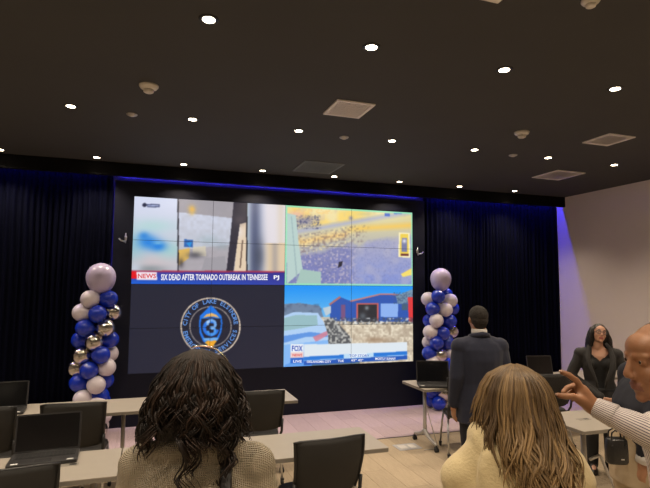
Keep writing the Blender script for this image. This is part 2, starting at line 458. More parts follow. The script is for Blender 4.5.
def paint(X, Y, U, V):
    C = np.zeros(X.shape + (3,)); C[:] = (27, 31, 50)
    def put(mask, c, a=1.0):
        mask = np.asarray(mask, float) * a
        C[:] = C * (1 - mask[..., None]) + np.array(c, float) * mask[..., None]
    def P(pts, c, a=1.0): put(inside(X, Y, pts), c, a)
    def blob(x, y, rx, ry, c, a=1.0): put(np.exp(-(((X - x) / rx) ** 2 + ((Y - y) / ry) ** 2)), c, a)
    TL = (U < 0.5) & (V < 0.5); TR = (U >= 0.5) & (V < 0.5); BL = (U < 0.5) & (V >= 0.5); BR = (U >= 0.5) & (V >= 0.5)
    n1 = vnoise(X, Y, 3, 1); n2 = vnoise(X, Y, 1.6, 2); n3 = vnoise(X, Y, 9, 3); n4 = vnoise(X, Y, 1.0, 5)
    g = np.clip((Y - 198) / 75, 0, 1)
    # --- upper left: news clip between blurred side bars
    base = np.array((214, 220, 242))[None] * (1 - g[..., None]) + np.array((186, 190, 200))[None] * g[..., None]
    C[TL] = base[TL]
    L = TL & (X < 178)
    def soft(mask, fn):
        keep = C.copy(); fn(); C[~mask] = keep[~mask]
    def left():
        blob(150, 262, 40, 8, (205, 190, 195), .9); blob(134, 245, 12, 16, (150, 195, 205), .9); blob(170, 250, 14, 9, (160, 205, 205), .8)
        blob(153, 226, 22, 7, (178, 212, 215), .9); blob(148, 242, 10, 7, (30, 130, 222), 1); blob(158, 246, 8, 5, (25, 125, 220), 1); blob(144, 236, 5, 4, (40, 130, 215), .9)
        blob(158, 243, 4, 1.6, (120, 185, 225), .8); blob(150, 269, 16, 4, (130, 140, 145), .8); blob(135, 268, 6, 5, (200, 210, 225), .7)
    soft(L, left)
    Mi = TL & (X >= 178.5) & (X < 246.5)
    def mid():
        P([(178, 190), (248, 190), (248, 204), (236, 218.5), (178, 212)], (163, 158, 166)); blob(192, 209.5, 3.4, 4, (240, 185, 75), 1); blob(192, 213, 2, 2, (230, 190, 110), .8)
        P([(178, 250), (238, 244), (238, 275), (178, 275)], (176, 170, 178)); put(n1, (150, 148, 150), .25)
        P([(184, 239), (193, 240), (193, 247.5), (184, 247)], (45, 100, 175)); P([(186, 243), (192, 242), (190, 247)], (30, 145, 220))
        P([(193, 247), (206, 246), (206, 256), (193, 256)], (215, 205, 180), .8)
        P([(178, 250), (190, 248), (189, 258), (178, 266)], (222, 182, 95)); blob(195, 255, 8, 3.4, (85, 85, 95), .9); blob(181, 263, 3, 5, (70, 65, 70), .8)
        blob(208, 240, 10, 5, (160, 180, 190), .6); blob(222, 246, 8, 4, (150, 165, 175), .6)
        P([(205, 258), (225, 256), (228, 275), (200, 275)], (150, 148, 156), .6)
        P([(239, 224), (248, 220), (248, 275), (234, 275)], (226, 204, 178)); blob(238, 232, 5, 6, (232, 222, 218), .9); P([(242, 240), (243.4, 240), (241, 268), (239.5, 268)], (90, 70, 60), .8)
        P([(234, 200), (248, 200), (248, 222), (240, 224), (233, 275), (226, 275), (230, 240)], (44, 42, 58)); blob(240, 220, 6, 5, (95, 85, 90), .5)
    soft(Mi, mid)
    R = TL & (X >= 247.3)
    def right():
        x0 = X
        put(np.clip((x0 - 258) / 10, 0, 1), (226, 220, 226)); put(np.exp(-((x0 - 255) / 6.5) ** 2), (82, 92, 124), .95); put(np.exp(-((x0 - 247) / 2.5) ** 2), (165, 185, 195), .8)
        put((Y > 243) * np.clip((x0 - 262) / 8, 0, 1), (222, 194, 150), .75); put(np.exp(-((x0 - 275) / 3.5) ** 2) * (Y > 243), (150, 145, 150), .6); put((Y < 243) * np.exp(-((x0 - 281) / 4) ** 2), (222, 208, 190), .7)
        blob(259, 256, 6, 16, (60, 66, 82), .6)
    soft(R, right)
    put(TL & ((np.abs(X - 178.1) < .7) | (np.abs(X - 246.9) < .7)), (28, 28, 40))
    # channel bug
    put(TL & (((X - 144.5) / 2.1) ** 2 + ((Y - 205) / 2.1) ** 2 < 1), (40, 44, 70)); put(TL & (np.abs(X - 153.3) < 6.4) & (np.abs(Y - 205.6) < 1.7), (70, 80, 120)); put(TL & (np.abs(X - 153.3) < 5.4) & (np.abs(Y - 205.6) < .6), (170, 180, 215))
    # banner
    bt = 271.2 + (X - 131) * 0.004
    B = TL & (Y > bt)
    gg = np.clip((Y - bt) / 12.5, 0, 1)[..., None]; ll = np.clip((X - 131) / 150, 0, 1)[..., None]
    top = np.array((62, 52, 150)) * (1 - ll) + np.array((46, 44, 140)) * ll; bot = np.array((14, 96, 214)) * (1 - ll) + np.array((52, 62, 160)) * ll
    C[B] = (top * (1 - gg) + bot * gg)[B]
    put(TL & (np.abs(Y - bt) < .9), (175, 40, 70), .75)
    put(B & (X < 136.6) & (Y < bt + 7.5), (225, 10, 30)); put(B & (X > 136.6) & (X < 157) & (Y > bt + .8) & (Y < bt + 8.6), (240, 225, 235))
    # --- upper right: aerial of scattered debris on a road
    t = np.clip((Y - 207) / 76, 0, 1)[..., None]
    c = np.array((240, 226, 150)) * (1 - t) + np.array((128, 138, 205)) * t
    C[TR] = c[TR]
    def aerial():
        yb = 246 - (X - 300) * 0.17
        put((Y < yb - 18), (238, 222, 165)); put(sm(n3, .55) * (Y < yb - 15), (250, 215, 110), .8); put(sm(n1, .66) * (Y < 222), (222, 200, 160), .6)
        put(np.clip(1 - np.abs(Y - (yb - 15)) / 4, 0, 1), (172, 178, 205), .9); put(np.clip(1 - np.abs(Y - (yb - 6) - 3 * n3) / 6, 0, 1) * np.clip((345 + 7 * n3 - X) / 14 + .5, 0, 1), (225, 185, 120), .95)
        put(np.clip(1 - np.abs(Y - (229 - (X - 350) * .06)) / 5, 0, 1) * np.clip((X - 345 - 7 * n3) / 14 + .5, 0, 1), (245, 200, 90), .9)
        put(sm(n2, .62) * (np.abs(Y - yb + 2) < 9) * np.clip((360 + 7 * n3 - X) / 14 + .5, 0, 1), (130, 108, 110), .6); put(sm(n2, .3, -1) * (np.abs(Y - yb) < 12) * np.clip((350 + 7 * n3 - X) / 14 + .5, 0, 1), (250, 226, 160), .7)
        low = np.clip((Y - yb - 3 - 6 * n3) / 5, 0, 1); put(sm(n2, .6) * low, (190, 188, 214), .25)
        put(low * np.clip((350 + 7 * n3 - X) / 14 + .5, 0, 1), (122, 126, 184), .85); put(low * sm(n1, .58) * np.clip((375 + 7 * n3 - X) / 14 + .5, 0, 1), (100, 102, 150), .5); put(low * sm(n2, .66) * np.clip((375 + 7 * n3 - X) / 14 + .5, 0, 1), (214, 200, 205), .75); put(low * sm(n4, .25, -1) * np.clip((345 + 7 * n3 - X) / 14 + .5, 0, 1), (84, 84, 122), .45)
        put(low * np.clip((X - 350 - 7 * n3) / 14 + .5, 0, 1), (158, 162, 204), .75); put(low * np.clip((X - 350 - 7 * n3) / 14 + .5, 0, 1) * np.clip((Y - 250) / 30, 0, 1), (128, 146, 214), .7); put(low * sm(n3, .6) * np.clip((X - 355 - 7 * n3) / 14 + .5, 0, 1), (182, 180, 200), .5)
        blob(305, 221, 12, 5, (130, 128, 160), .8); put(sm(n4, .55) * (np.abs(Y - 222) < 7) * (np.abs(X - 306) < 15), (70, 76, 118), .8); put(sm(n2, .5) * (np.abs(Y - 210) < 4) * (np.abs(X - 312) < 20), (244, 200, 120), .6)
        blob(296, 214, 8, 3, (235, 180, 170), .7)
        put(low * sm(n1, .55), (170, 172, 206), .35); put(low * sm(n4, .3, -1), (108, 114, 170), .35)
        P([(287, 213), (296, 215), (299, 245), (303, 270), (287, 284)], (184, 208, 204)); P([(301, 269), (321, 272), (321, 284), (296, 284)], (166, 196, 188)); P([(291, 216), (292, 216), (298, 280), (296.5, 280)], (150, 175, 180), .7)
        P([(339, 262), (343, 261), (342, 266), (338, 268)], (40, 40, 55)); 
        P([(399, 232.5), (410, 233), (410.5, 258), (398.5, 257)], (246, 236, 190)); P([(400.5, 234), (408.5, 234), (409, 256), (400, 256)], (240, 208, 80)); P([(402, 238), (407.4, 238), (407.4, 252), (401.6, 252)], (120, 125, 165)); blob(404.6, 241, 2, 2, (235, 235, 240), .9); P([(401, 253.4), (409, 253.8), (409, 256), (401, 255.6)], (110, 50, 50))
        P([(385, 213), (390, 213.4), (390, 216.4), (385, 216)], (70, 110, 200)); P([(394, 211), (402, 211.4), (402, 214), (394, 214)], (70, 110, 205)); blob(351, 218, 2, 2, (140, 140, 170), .9); blob(366, 214, 8, 2, (214, 202, 140), .7)
        P([(401, 274), (412, 268), (412, 275), (403, 277)], (246, 220, 110))
    soft(TR, aerial)
    e = 0.006
    put(TR & ((U < 0.5 + e) | (U > 1 - e * .8) | (V < .012) | (V > .5 - .010)), (150, 232, 190), .9)
    # --- lower right: street report, wrecked car and blue house
    t = np.clip((Y - 286) / 34, 0, 1)[..., None]
    c = np.array((24, 146, 246)) * (1 - t) + np.array((120, 190, 238)) * t
    C[BR] = c[BR]
    def report():
        P([(284, 304), (300, 303), (320, 306), (324, 318), (284, 320)], (112, 132, 160)); put(sm(n1, .55) * (np.abs(Y - 308) < 4) * (X < 322), (76, 92, 120), .6)
        P([(310, 318), (420, 312), (420, 370), (310, 370)], (206, 192, 170)); put(sm(n2, .55) * (Y > 319) * (X > 322), (238, 228, 206), .8); put(sm(n1, .38, -1) * (Y > 318) * (X > 322), (160, 142, 122), .6); blob(376, 340, 12, 3, (150, 120, 95), .7)
        P([(330, 304), (340, 297), (351, 301), (381, 294), (420, 296), (420, 322), (330, 321)], (46, 88, 176)); P([(329, 304), (340, 296), (341, 297.6), (330, 305.6)], (176, 112, 110)); P([(350, 300.6), (381, 293.4), (405, 294), (405, 295.4), (381, 294.8), (351, 302)], (196, 128, 122))
        P([(341, 304.5), (345.6, 304.5), (345.6, 320), (341, 320)], (120, 84, 128)); P([(356.5, 303), (379, 303), (379, 322), (356.5, 322)], (196, 96, 92)); P([(358.4, 304.4), (377, 304.4), (377, 322), (358.4, 322)], (44, 46, 52)); blob(367, 308, 2, 2, (150, 160, 165), .8); blob(363, 316, 3, 3, (120, 130, 140), .6)
        P([(381, 303.4), (398.5, 303.4), (398, 317), (381, 317)], (140, 178, 240)); P([(396, 296), (413, 289), (413, 303), (398, 304)], (120, 150, 176)); put(sm(n4, .5) * (X > 394) * (np.abs(Y - 298) < 6), (66, 88, 116), .7)
        P([(408, 297), (413, 297), (413, 322), (409, 322)], (224, 60, 62)); P([(402, 304), (408, 304), (408, 310), (402, 310)], (70, 96, 120))
        put(sm(n4, .45) * (np.abs(Y - 321) < 3.5) * (X > 330), (70, 78, 90), .75); put(sm(n2, .7) * (np.abs(Y - 321) < 3) * (X > 330), (225, 228, 230), .8)
        P([(324, 318), (333, 318), (350, 336), (352, 350), (330, 350), (326, 334)], (86, 88, 92)); put(sm(n2, .55) * inside(X, Y, [(324, 318), (333, 318), (352, 338), (352, 350), (330, 350)]), (212, 212, 206), .8)
        P([(323, 308), (331, 306), (331, 313), (326, 316)], (190, 205, 216))
        P([(284, 316), (294, 312), (318, 313), (324, 322), (328, 334), (329, 352), (284, 372)], (176, 208, 244)); P([(284, 318), (296, 315), (317, 315.4), (318, 325), (303, 328), (284, 331)], (150, 188, 196)); P([(284, 336), (310, 332), (328, 334), (328, 337), (306, 337), (284, 343)], (96, 150, 226)); P([(313, 337), (327, 331), (328, 335), (316, 342)], (210, 130, 150), .9); P([(284, 345), (328, 340), (329, 352), (300, 370), (284, 374)], (132, 184, 244)); P([(284, 366), (310, 352), (329, 350), (329, 368), (284, 374)], (96, 158, 234))
        P([(312, 361), (330, 358), (360, 360), (360, 370), (312, 372)], (70, 96, 110), .8)
        lt_ = 344.5 - (X - 304) * .022; lb = 365.2 - (X - 304) * .055
        put((X > 304) & (X < 407.5) & (Y > lt_) & (Y < lb - 4), (222, 232, 240)); mid_ = lb - 8.3
        put((X > 304) & (X < 407.5) & (Y > mid_) & (Y < lb - 4.4), (36, 120, 216)); put((X > 344) & (X < 374) & (Y > mid_ - .4) & (Y < lb - 4.4), (190, 222, 246)); put((X > 350) & (X < 367) & (Y > mid_ - .4) & (Y < lb - 4.4), (228, 240, 250))
        put((X > 304) & (X < 407.5) & (Y > lb - 4.4) & (Y < lb), (30, 88, 186)); put((X > 304) & (X < 407.5) & (np.abs(Y - lb + 4.4) < .35), (170, 205, 240))
        P([(290.6, 344.5), (303.6, 344), (303.6, 361), (290.6, 362)], (236, 240, 246)); P([(290.6, 352.5), (303.6, 352), (303.6, 357.5), (290.6, 358.2)], (238, 196, 190), .8); P([(290.6, 358.3), (303.6, 357.7), (303.6, 362.8), (290.6, 363.6)], (34, 104, 206))
    soft(BR, report)
    # --- lower left: seal
    cx, cy = 210.6, 326.6
    d = np.sqrt(((X - cx) / 1.0) ** 2 + ((Y - cy) / .965) ** 2)
    put(BL & (np.abs(d - 29.4) < .62), (226, 206, 184)); put(BL & (np.abs(d - 20.6) < .42), (176, 164, 156))
    def badge():
        P([(211, 305), (216.5, 310.5), (221.5, 316), (222.5, 323), (221.5, 332), (218.5, 339), (212, 346.5), (210, 348), (203, 341), (199.6, 333), (199, 323), (200, 316), (206, 310)], (20, 116, 226))
        P([(201.5, 318.5), (220.5, 318.5), (221, 324), (219.6, 332), (217, 337.5), (204.5, 338), (201.4, 332), (200.6, 324)], (27, 31, 50))
        P([(203, 318), (207, 314.2), (211.5, 313), (216, 314.6), (219.4, 318), (214, 316.6), (208, 316.6)], (232, 180, 104)); P([(205, 318.6), (211, 316.6), (217.6, 318.8), (211, 318)], (40, 60, 110))
        dd = np.sqrt((X - 211) ** 2 + (Y - 328) ** 2); an = np.arctan2(Y - 328, X - 211)
        put((dd < 8.3) & (dd > 5.0) & ~((an > -.9) & (an < .25)), (28, 112, 222)); put((np.abs(np.sqrt((X - 211.5) ** 2 + (Y - 324.4) ** 2) - 4.0) < 1.3) & ~((X < 211) & (Y > 325.5)), (112, 168, 234)); put((np.abs(np.sqrt((X - 211.6) ** 2 + (Y - 331) ** 2) - 3.6) < 1.2) & ~((X < 210) & (Y < 331)), (70, 148, 232)); blob(208, 322, 1.6, 1.4, (210, 226, 245), .9); blob(213, 327.6, 2, 1, (190, 214, 240), .8)
        P([(205, 342.4), (209, 339.8), (216, 340), (216.6, 341.4), (211.6, 348.4), (209.6, 348)], (240, 168, 44)); P([(202.6, 338.2), (219, 337.6), (217.4, 340.2), (211, 341), (204.6, 340.6)], (110, 170, 232))
    soft(BL, badge)
    return C
PW, PH = (SX1 - SX0) / 4, (SZ1 - SZ0) / 4
NX, NZ = 150, 84
g = 0.0025
for r in range(4):
    for c in range(4):
        px0, px1 = SX0 + c * PW, SX0 + (c + 1) * PW; pz1 = SZ1 - r * PH; pz0 = pz1 - PH
        cx_, cz_ = (px0 + px1) / 2, (pz0 + pz1) / 2
        pn = MB().box((0, 0.012, 0), (PW - 0.001, 0.05, PH - 0.001)).build('panel', M['bezel'], vw, loc=(cx_ - VX, SY + 0.024 - VY, cz_))
        xs = np.linspace(px0 + g, px1 - g, NX); zs = np.linspace(pz0 + g, pz1 - g, NZ)
        XX, ZZ = np.meshgrid(xs, zs)
        ix, iy = project(XX.ravel(), np.full(XX.size, SY), ZZ.ravel())
        UU = (XX.ravel() - SX0) / (SX1 - SX0); VV = (SZ1 - ZZ.ravel()) / (SZ1 - SZ0)
        pic = np.clip(paint(ix, iy, UU, VV), 0, 255).reshape(NZ, NX, 3)
        for _ in range(2):
            q = np.pad(pic, ((1, 1), (1, 1), (0, 0)), 'edge'); pic = (q[1:-1, 1:-1] * 2 + q[:-2, 1:-1] + q[2:, 1:-1] + q[1:-1, :-2] + q[1:-1, 2:]) / 6
        col = pic.reshape(-1, 3) / 255.0
        col = np.where(col <= 0.04045, col / 12.92, ((col + 0.055) / 1.055) ** 2.4)
        verts = np.stack([XX.ravel() - cx_, np.full(XX.size, -0.0165), ZZ.ravel() - cz_], -1)
        idx = np.arange(NX * NZ).reshape(NZ, NX)
        faces = np.stack([idx[:-1, :-1], idx[:-1, 1:], idx[1:, 1:], idx[1:, :-1]], -1).reshape(-1, 4)
        me = bpy.data.meshes.new('display'); me.from_pydata(verts.tolist(), [], faces.tolist()); me.update()
        a = me.attributes.new('picture', 'FLOAT_COLOR', 'POINT')
        a.data.foreach_set('color', np.concatenate([col, np.ones((len(col), 1))], 1).ravel().astype(np.float32))
        me.materials.append(M['display'])
        o = bpy.data.objects.new('display', me); COL.objects.link(o); o.parent = pn

# lettering shown on the screen
def text_mesh(body, size, bold=0.0):
    cu = bpy.data.curves.new('t', 'FONT'); cu.body = body; cu.size = size; cu.offset = bold; cu.extrude = 0.0006
    cu.align_x = 'CENTER'; cu.align_y = 'CENTER'; cu.resolution_u = 2
    t = bpy.data.objects.new('t', cu); COL.objects.link(t)
    dg = bpy.context.evaluated_depsgraph_get(); dg.update()
    me = bpy.data.meshes.new_from_object(t.evaluated_get(dg)); bpy.data.objects.remove(t); bpy.data.curves.remove(cu)
    return me
def lettering(body, x0, x1, yc, hpx, mat, bold=0.012, tilt=0.0):
    """lettering fitted between two photo columns on the screen plane"""
    a = on_y(x0, yc, SY); b = on_y(x1, yc + (x1 - x0) * tilt, SY); h = on_y((x0 + x1) / 2, yc - hpx / 2, SY).z - on_y((x0 + x1) / 2, yc + hpx / 2, SY).z
    me = text_mesh(body, 1.0, bold)
    co = np.array([v.co[:] for v in me.vertices]); lo, hi = co.min(0), co.max(0)
    sx = (b.x - a.x) / (hi[0] - lo[0]); sz = h / (hi[1] - lo[1]); m0 = (lo + hi) / 2
    new = [((p[0] - m0[0]) * sx, -0.0008 if p[2] > 0 else 0.0, (p[1] - m0[1]) * sz) for p in co]
    for v, p in zip(me.vertices, new): v.co = p
    me.name = 'lettering'; me.materials.append(mat)
    o = bpy.data.objects.new('lettering', me); COL.objects.link(o); o.parent = vw
    o.location = ((a.x + b.x) / 2 - VX, SY - 0.012 - VY, (a.z + b.z) / 2)
    o.rotation_euler = (0, -math.atan2(b.z - a.z, b.x - a.x), 0)
    return o
lettering('SIX DEAD AFTER TORNADO OUTBREAK IN TENNESSEE', 161, 267.5, 277.2, 6.0, M['text_white'], 0.02)
lettering('NEWS', 138, 156, 276.0, 4.6, M['text_red'], 0.02)
lettering('PJ', 273.5, 279, 277.8, 5.0, M['text_white'], 0.03)
lettering('FOX', 291.6, 302.6, 348.3, 5.8, M['text_fox'], 0.03)
lettering('LIVE', 293, 301.5, 361.2, 2.6, M['text_white'], 0.02)
lettering('NEWS', 292.3, 302.0, 355.0, 2.6, M['text_red'], 0.02)
lettering('TOP STORY', 349, 369, 355.6, 2.6, M['text_fox'], 0.01)
lettering('OKLAHOMA CITY', 306.5, 331, 361.6, 2.4, M['text_white'], 0.02)
lettering('TUE', 337.5, 343.5, 360.8, 2.3, M['text_white'], 0.02)
lettering('65° 42°', 351, 363, 360.0, 2.4, M['text_white'], 0.02)
lettering('MOSTLY SUNNY', 375, 395.5, 358.6, 2.4, M['text_white'], 0.02)
# ring lettering of the seal
sc_ = on_y(210.6, 326.6, SY); rad = (on_y(235.6, 326.6, SY).x - sc_.x) * 1.0
def ring_text(body, a0, a1, up):
    n = len(body)
    for i, ch in enumerate(body):
        if ch == ' ': continue
        a = math.radians(a0 + (a1 - a0) * i / (n - 1))
        me = text_mesh(ch, 0.085, 0.002)
        me.materials.append(M['text_blue'])
        o = bpy.data.objects.new('lettering', me); COL.objects.link(o); o.parent = vw
        o.location = (sc_.x + rad * math.sin(a) - VX, SY - 0.012 - VY, sc_.z + rad * math.cos(a))
        o.rotation_euler = (PI / 2, a if up else a + PI, 0)
ring_text('CITY OF LAKE ELSINORE', -82, 82, True)
ring_text('EMERGENCY SERVICES', 258, 102, False)

# ------------------------------------------------------------------ ceiling fittings
def downlight(x, y, label, group, src=[None]):
    if src[0] is None:
        t = thing('downlight', label, 'downlight', (x, y, Z_C), 0, group)
        MB().lathe([(0.040, -0.0), (0.040, -0.006), (0.058, -0.006), (0.062, -0.003), (0.062, 0.0)], 28).build('trim_ring', M['black'], t, smooth=True)
        MB().lathe([(0.0005, -0.009), (0.030, -0.0085), (0.039, -0.0065), (0.039, -0.004)], 24).build('lens', M['lens'], t, smooth=True)
        l = bpy.data.lights.new('bulb', 'SPOT'); l.energy = LAMP_W; l.color = LAMP_COL; l.spot_size = math.radians(118); l.spot_blend = 0.75; l.shadow_soft_size = 0.04
        o = bpy.data.objects.new('bulb', l); COL.objects.link(o); o.parent = t; o.location = (0, 0, -0.03)
        src[0] = t; return t
    c = copy_tree(src[0]); c.location = (x, y, Z_C); tag(c, label, 'downlight', group); return c
rows = [(7.17, -4, 6, 'downlight from the pale side wall in the ceiling row along the video wall'),
        (5.14, -4, 6, 'downlight from the pale side wall in the second row from the video wall'),
        (3.12, -4, 6, 'downlight from the pale side wall in the third row from the video wall'),
        (1.12, -4, 6, 'downlight from the pale side wall in the fourth row from the video wall'),
        (-0.90, -4, 6, 'downlight from the pale side wall in the fifth row from the video wall'),
        (-2.90, -4, 6, 'downlight from the pale side wall in the sixth row from the video wall')]
for k, (y, i0, i1, lab) in enumerate(rows):
    for i in range(i0, i1):
        downlight((0.36, 0.33, 0.28, 0.28, 0.28, 0.28)[k] + 1.10 * i, y, ['first', 'second', 'third', 'fourth', 'fifth', 'sixth', 'seventh', 'eighth', 'ninth', 'tenth'][i1 - 1 - i] + ' ' + lab, 'downlights of ceiling row %s' % ['one', 'two', 'three', 'four', 'five', 'six'][k])
def vent(x0, x1, y0, y1, label, mat='white', slat=0.010):
    t = thing('ceiling_vent', label, 'vent', ((x0 + x1) / 2, (y0 + y1) / 2, Z_C)); w, d = x1 - x0, y1 - y0
    mb = MB(); b = 0.028
    for s in (-1, 1):
        mb.box((s * (w / 2 - b / 2), 0, -0.006), (b, d, 0.012)); mb.box((0, s * (d / 2 - b / 2), -0.006), (w - 2 * b, b, 0.012))
    mb.build('frame', M[mat], t)
    MB().box((0, 0, -0.001), (w - 2 * b, d - 2 * b, 0.002)).build('duct', M['grille'], t)
    mb = MB(); n = int((w - 2 * b) / 0.022)
    for i in range(1, n): mb.box((-w / 2 + b + (w - 2 * b) * i / n, 0, -0.006), (slat, d - 2 * b, 0.008))
    n = int((d - 2 * b) / 0.022)
    for i in range(1, n): mb.box((0, -d / 2 + b + (d - 2 * b) * i / n, -0.006), (w - 2 * b, slat, 0.008))
    mb.build('grille', M[mat], t)
    return t
vent(1.50, 1.87, 4.13, 4.53, 'square white lattice vent above the gap between the table blocks')
vent(1.86, 2.43, 6.36, 7.01, 'large lattice vent close in front of the video wall top edge', 'vent_grey')
vent(4.58, 4.95, 4.08, 4.45, 'small square white vent nearer the smoke detector on the pale wall side', 'white', 0.017)
vent(5.36, 5.86, 5.65, 6.17, 'larger white vent nearest the dark curtain by the pale wall', 'white', 0.017)
vent(1.52, 1.84, 2.02, 2.36, 'square white vent in the ceiling over the blonde woman')
def detector(x, y, s, label, dome=True):
    t = thing('smoke_detector' if dome else 'sprinkler_cover', label, 'detector' if dome else 'sprinkler', (x, y, Z_C))
    if dome:
        MB().lathe([(0.10 * s, 0), (0.10 * s, -0.015 * s), (0.085 * s, -0.035 * s), (0.055 * s, -0.05 * s)], 28).build('base', M['whitep'], t, smooth=True)
        MB().lathe([(0.055 * s, -0.045 * s), (0.052 * s, -0.075 * s), (0.035 * s, -0.085 * s), (0.001, -0.087 * s)], 24).build('chamber', M['whitep'], t, smooth=True)
    else:
        MB().lathe([(0.052 * s, 0), (0.052 * s, -0.006), (0.046 * s, -0.012)], 24).build('plate', M['silver'], t, smooth=True)
        MB().lathe([(0.026 * s, -0.010), (0.024 * s, -0.022), (0.001, -0.024)], 16).build('cap', M['whitep'], t, smooth=True)
detector(-0.08, 4.37, 0.78, 'round white smoke detector above the dark haired woman')
detector(3.68, 4.37, 0.78, 'round white smoke detector above the man in the navy suit')
detector(2.33, 2.17, 0.52, 'round white smoke detector above the bald man')
detector(-0.24, 5.19, 1.0, 'small grey sprinkler cover beyond the smoke detector over the dark haired woman', False)
detector(4.23, 5.19, 1.0, 'small grey sprinkler cover nearer the pale side wall', False)
detector(1.97, 5.20, 1.0, 'small grey sprinkler cover between the two middle vents', False)

# ------------------------------------------------------------------ tables
TZ = 0.73
def caster(t, x, y):
    c = MB()
    c.tube([(x, y, 0.075), (x, y, 0.052)], 0.010, 8); c.box((x, y, 0.050), (0.030, 0.045, 0.012))
    f = c.build('caster', M['black'], t)
    for s in (-1, 1):
        MB().lathe([(0.008, -0.008), (0.024, -0.008), (0.026, 0.0), (0.024, 0.008), (0.008, 0.008)], 14, (x + s * 0.013, y - 0.008, 0.026), rot=Matrix.Rotation(PI / 2, 3, 'Y')).build('wheel', M['rubber'], f, smooth=True)
def make_table(w, d, label, loc, group=None, ports=(0.0,), inset=0.16):
    t = thing('folding_table', label, 'table', loc, 0, group)
    r = 0.010; o = []
    for cx, cy, a in ((w / 2 - r, d / 2 - r, 0), (-w / 2 + r, d / 2 - r, 90), (-w / 2 + r, -d / 2 + r, 180), (w / 2 - r, -d / 2 + r, 270)):
        for k in range(4):
            q = math.radians(a + 30 * k); o.append((cx + r * math.cos(q), cy + r * math.sin(q)))
    MB().slab(o, TZ - 0.006, TZ).build('table_top', M['laminate'], t)
    MB().slab([(x * 0.999, y * 0.999) for x, y in o], TZ - 0.030, TZ - 0.006).build('edge_band', M['edge'], t)
    MB().box((0, 0.02, TZ - 0.055), (w - 2 * inset - 0.04, 0.045, 0.05)).build('beam', M['silver'], t)
    for s in (-1, 1):
        x = s * (w / 2 - inset)
        mb = MB()
        rings = []
        for z, a, b in ((0.14, 0.030, 0.022), (0.30, 0.027, 0.020), (0.66, 0.027, 0.020)):
            rings.append([(x + b * math.cos(q * PI / 8), a * math.sin(q * PI / 8) + 0.0, z) for q in range(16)])
        mb.loft(rings)
        for e in (-1, 1):
            mb.tube([(x, 0, 0.20), (x, e * 0.035, 0.155), (x, e * 0.12, 0.115), (x, e * 0.20, 0.095), (x, e * 0.245, 0.085), (x, e * 0.26, 0.07)], [0.024, 0.026, 0.022, 0.019, 0.017, 0.014], 10)
        mb.build('leg', M['silver'], t, smooth=True)
        mb = MB(); mb.box((x, 0, TZ - 0.034), (0.07, 0.34, 0.008)); mb.box((x, 0.0, TZ - 0.060), (0.035, 0.10, 0.05)); mb.tube([(x - 0.03 * s, -0.10, TZ - 0.05), (x - 0.03 * s, 0.10, TZ - 0.05)], 0.010, 8)
        mb.build('tilt_bracket', M['black'], t)
        caster(t, x, 0.26); caster(t, x, -0.26)
    for px in ports:
        p = MB().box((px, 0.02, TZ - 0.0006), (0.13, 0.06, 0.003)).build('cable_port', M['edge'], t)
        MB().box((px + 0.03, 0.02, TZ - 0.0002), (0.045, 0.028, 0.003)).build('socket', M['black'], p)
    return t
TW = 1.88
make_table(TW, 0.60, 'long pale folding table before the video wall, its end beside the aisle', (1.495 - TW / 2, 5.56, 0), ports=(0.02 - (1.495 - TW / 2), 0.75))
make_table(TW, 0.60, 'pale folding table carrying the laptop by the dark curtain and balloon column', (1.495 - TW * 1.5 - 0.002, 5.56, 0))
make_table(TW, 0.58, 'pale folding table in front of the curly haired woman ending at the aisle', (1.72 - TW / 2, 3.845, 0), ports=(-0.02,))
make_table(TW, 0.58, 'pale folding table under the open laptop with a black empty chair either side', (1.72 - TW * 1.5 - 0.01, 3.845, 0), ports=(0.62,))
make_table(TW, 0.58, 'pale folding table across the aisle carrying a laptop beside the suited man', (3.05 + TW / 2, 5.64, 0))
make_table(TW, 0.58, 'pale folding table by the side wall carrying a laptop before the curtain', (3.05 + TW * 1.5 + 0.01, 5.64, 0))
make_table(TW, 0.60, 'pale folding table between the striped sleeve and the woman in glasses', (3.47 + TW / 2, 3.75, 0), ports=(-0.62,), inset=0.29)

# bent tube brace beside the leg of the table by the woman in glasses
br = [o for o in COL.objects if o.get('label', '').startswith('pale folding table between the striped')][0]
q = [on_y(590, 459.5, 3.70), on_y(594, 457.5, 3.70), on_y(599.5, 455.5, 3.70), on_y(601, 457, 3.70), on_y(606, 469, 3.68), on_y(613, 484, 3.66), on_y(622, 505, 3.64), on_y(632, 545, 3.6)]
MB().tube([v - br.location for v in q], 0.014, 8).build('brace', M['silver'], br, smooth=True)
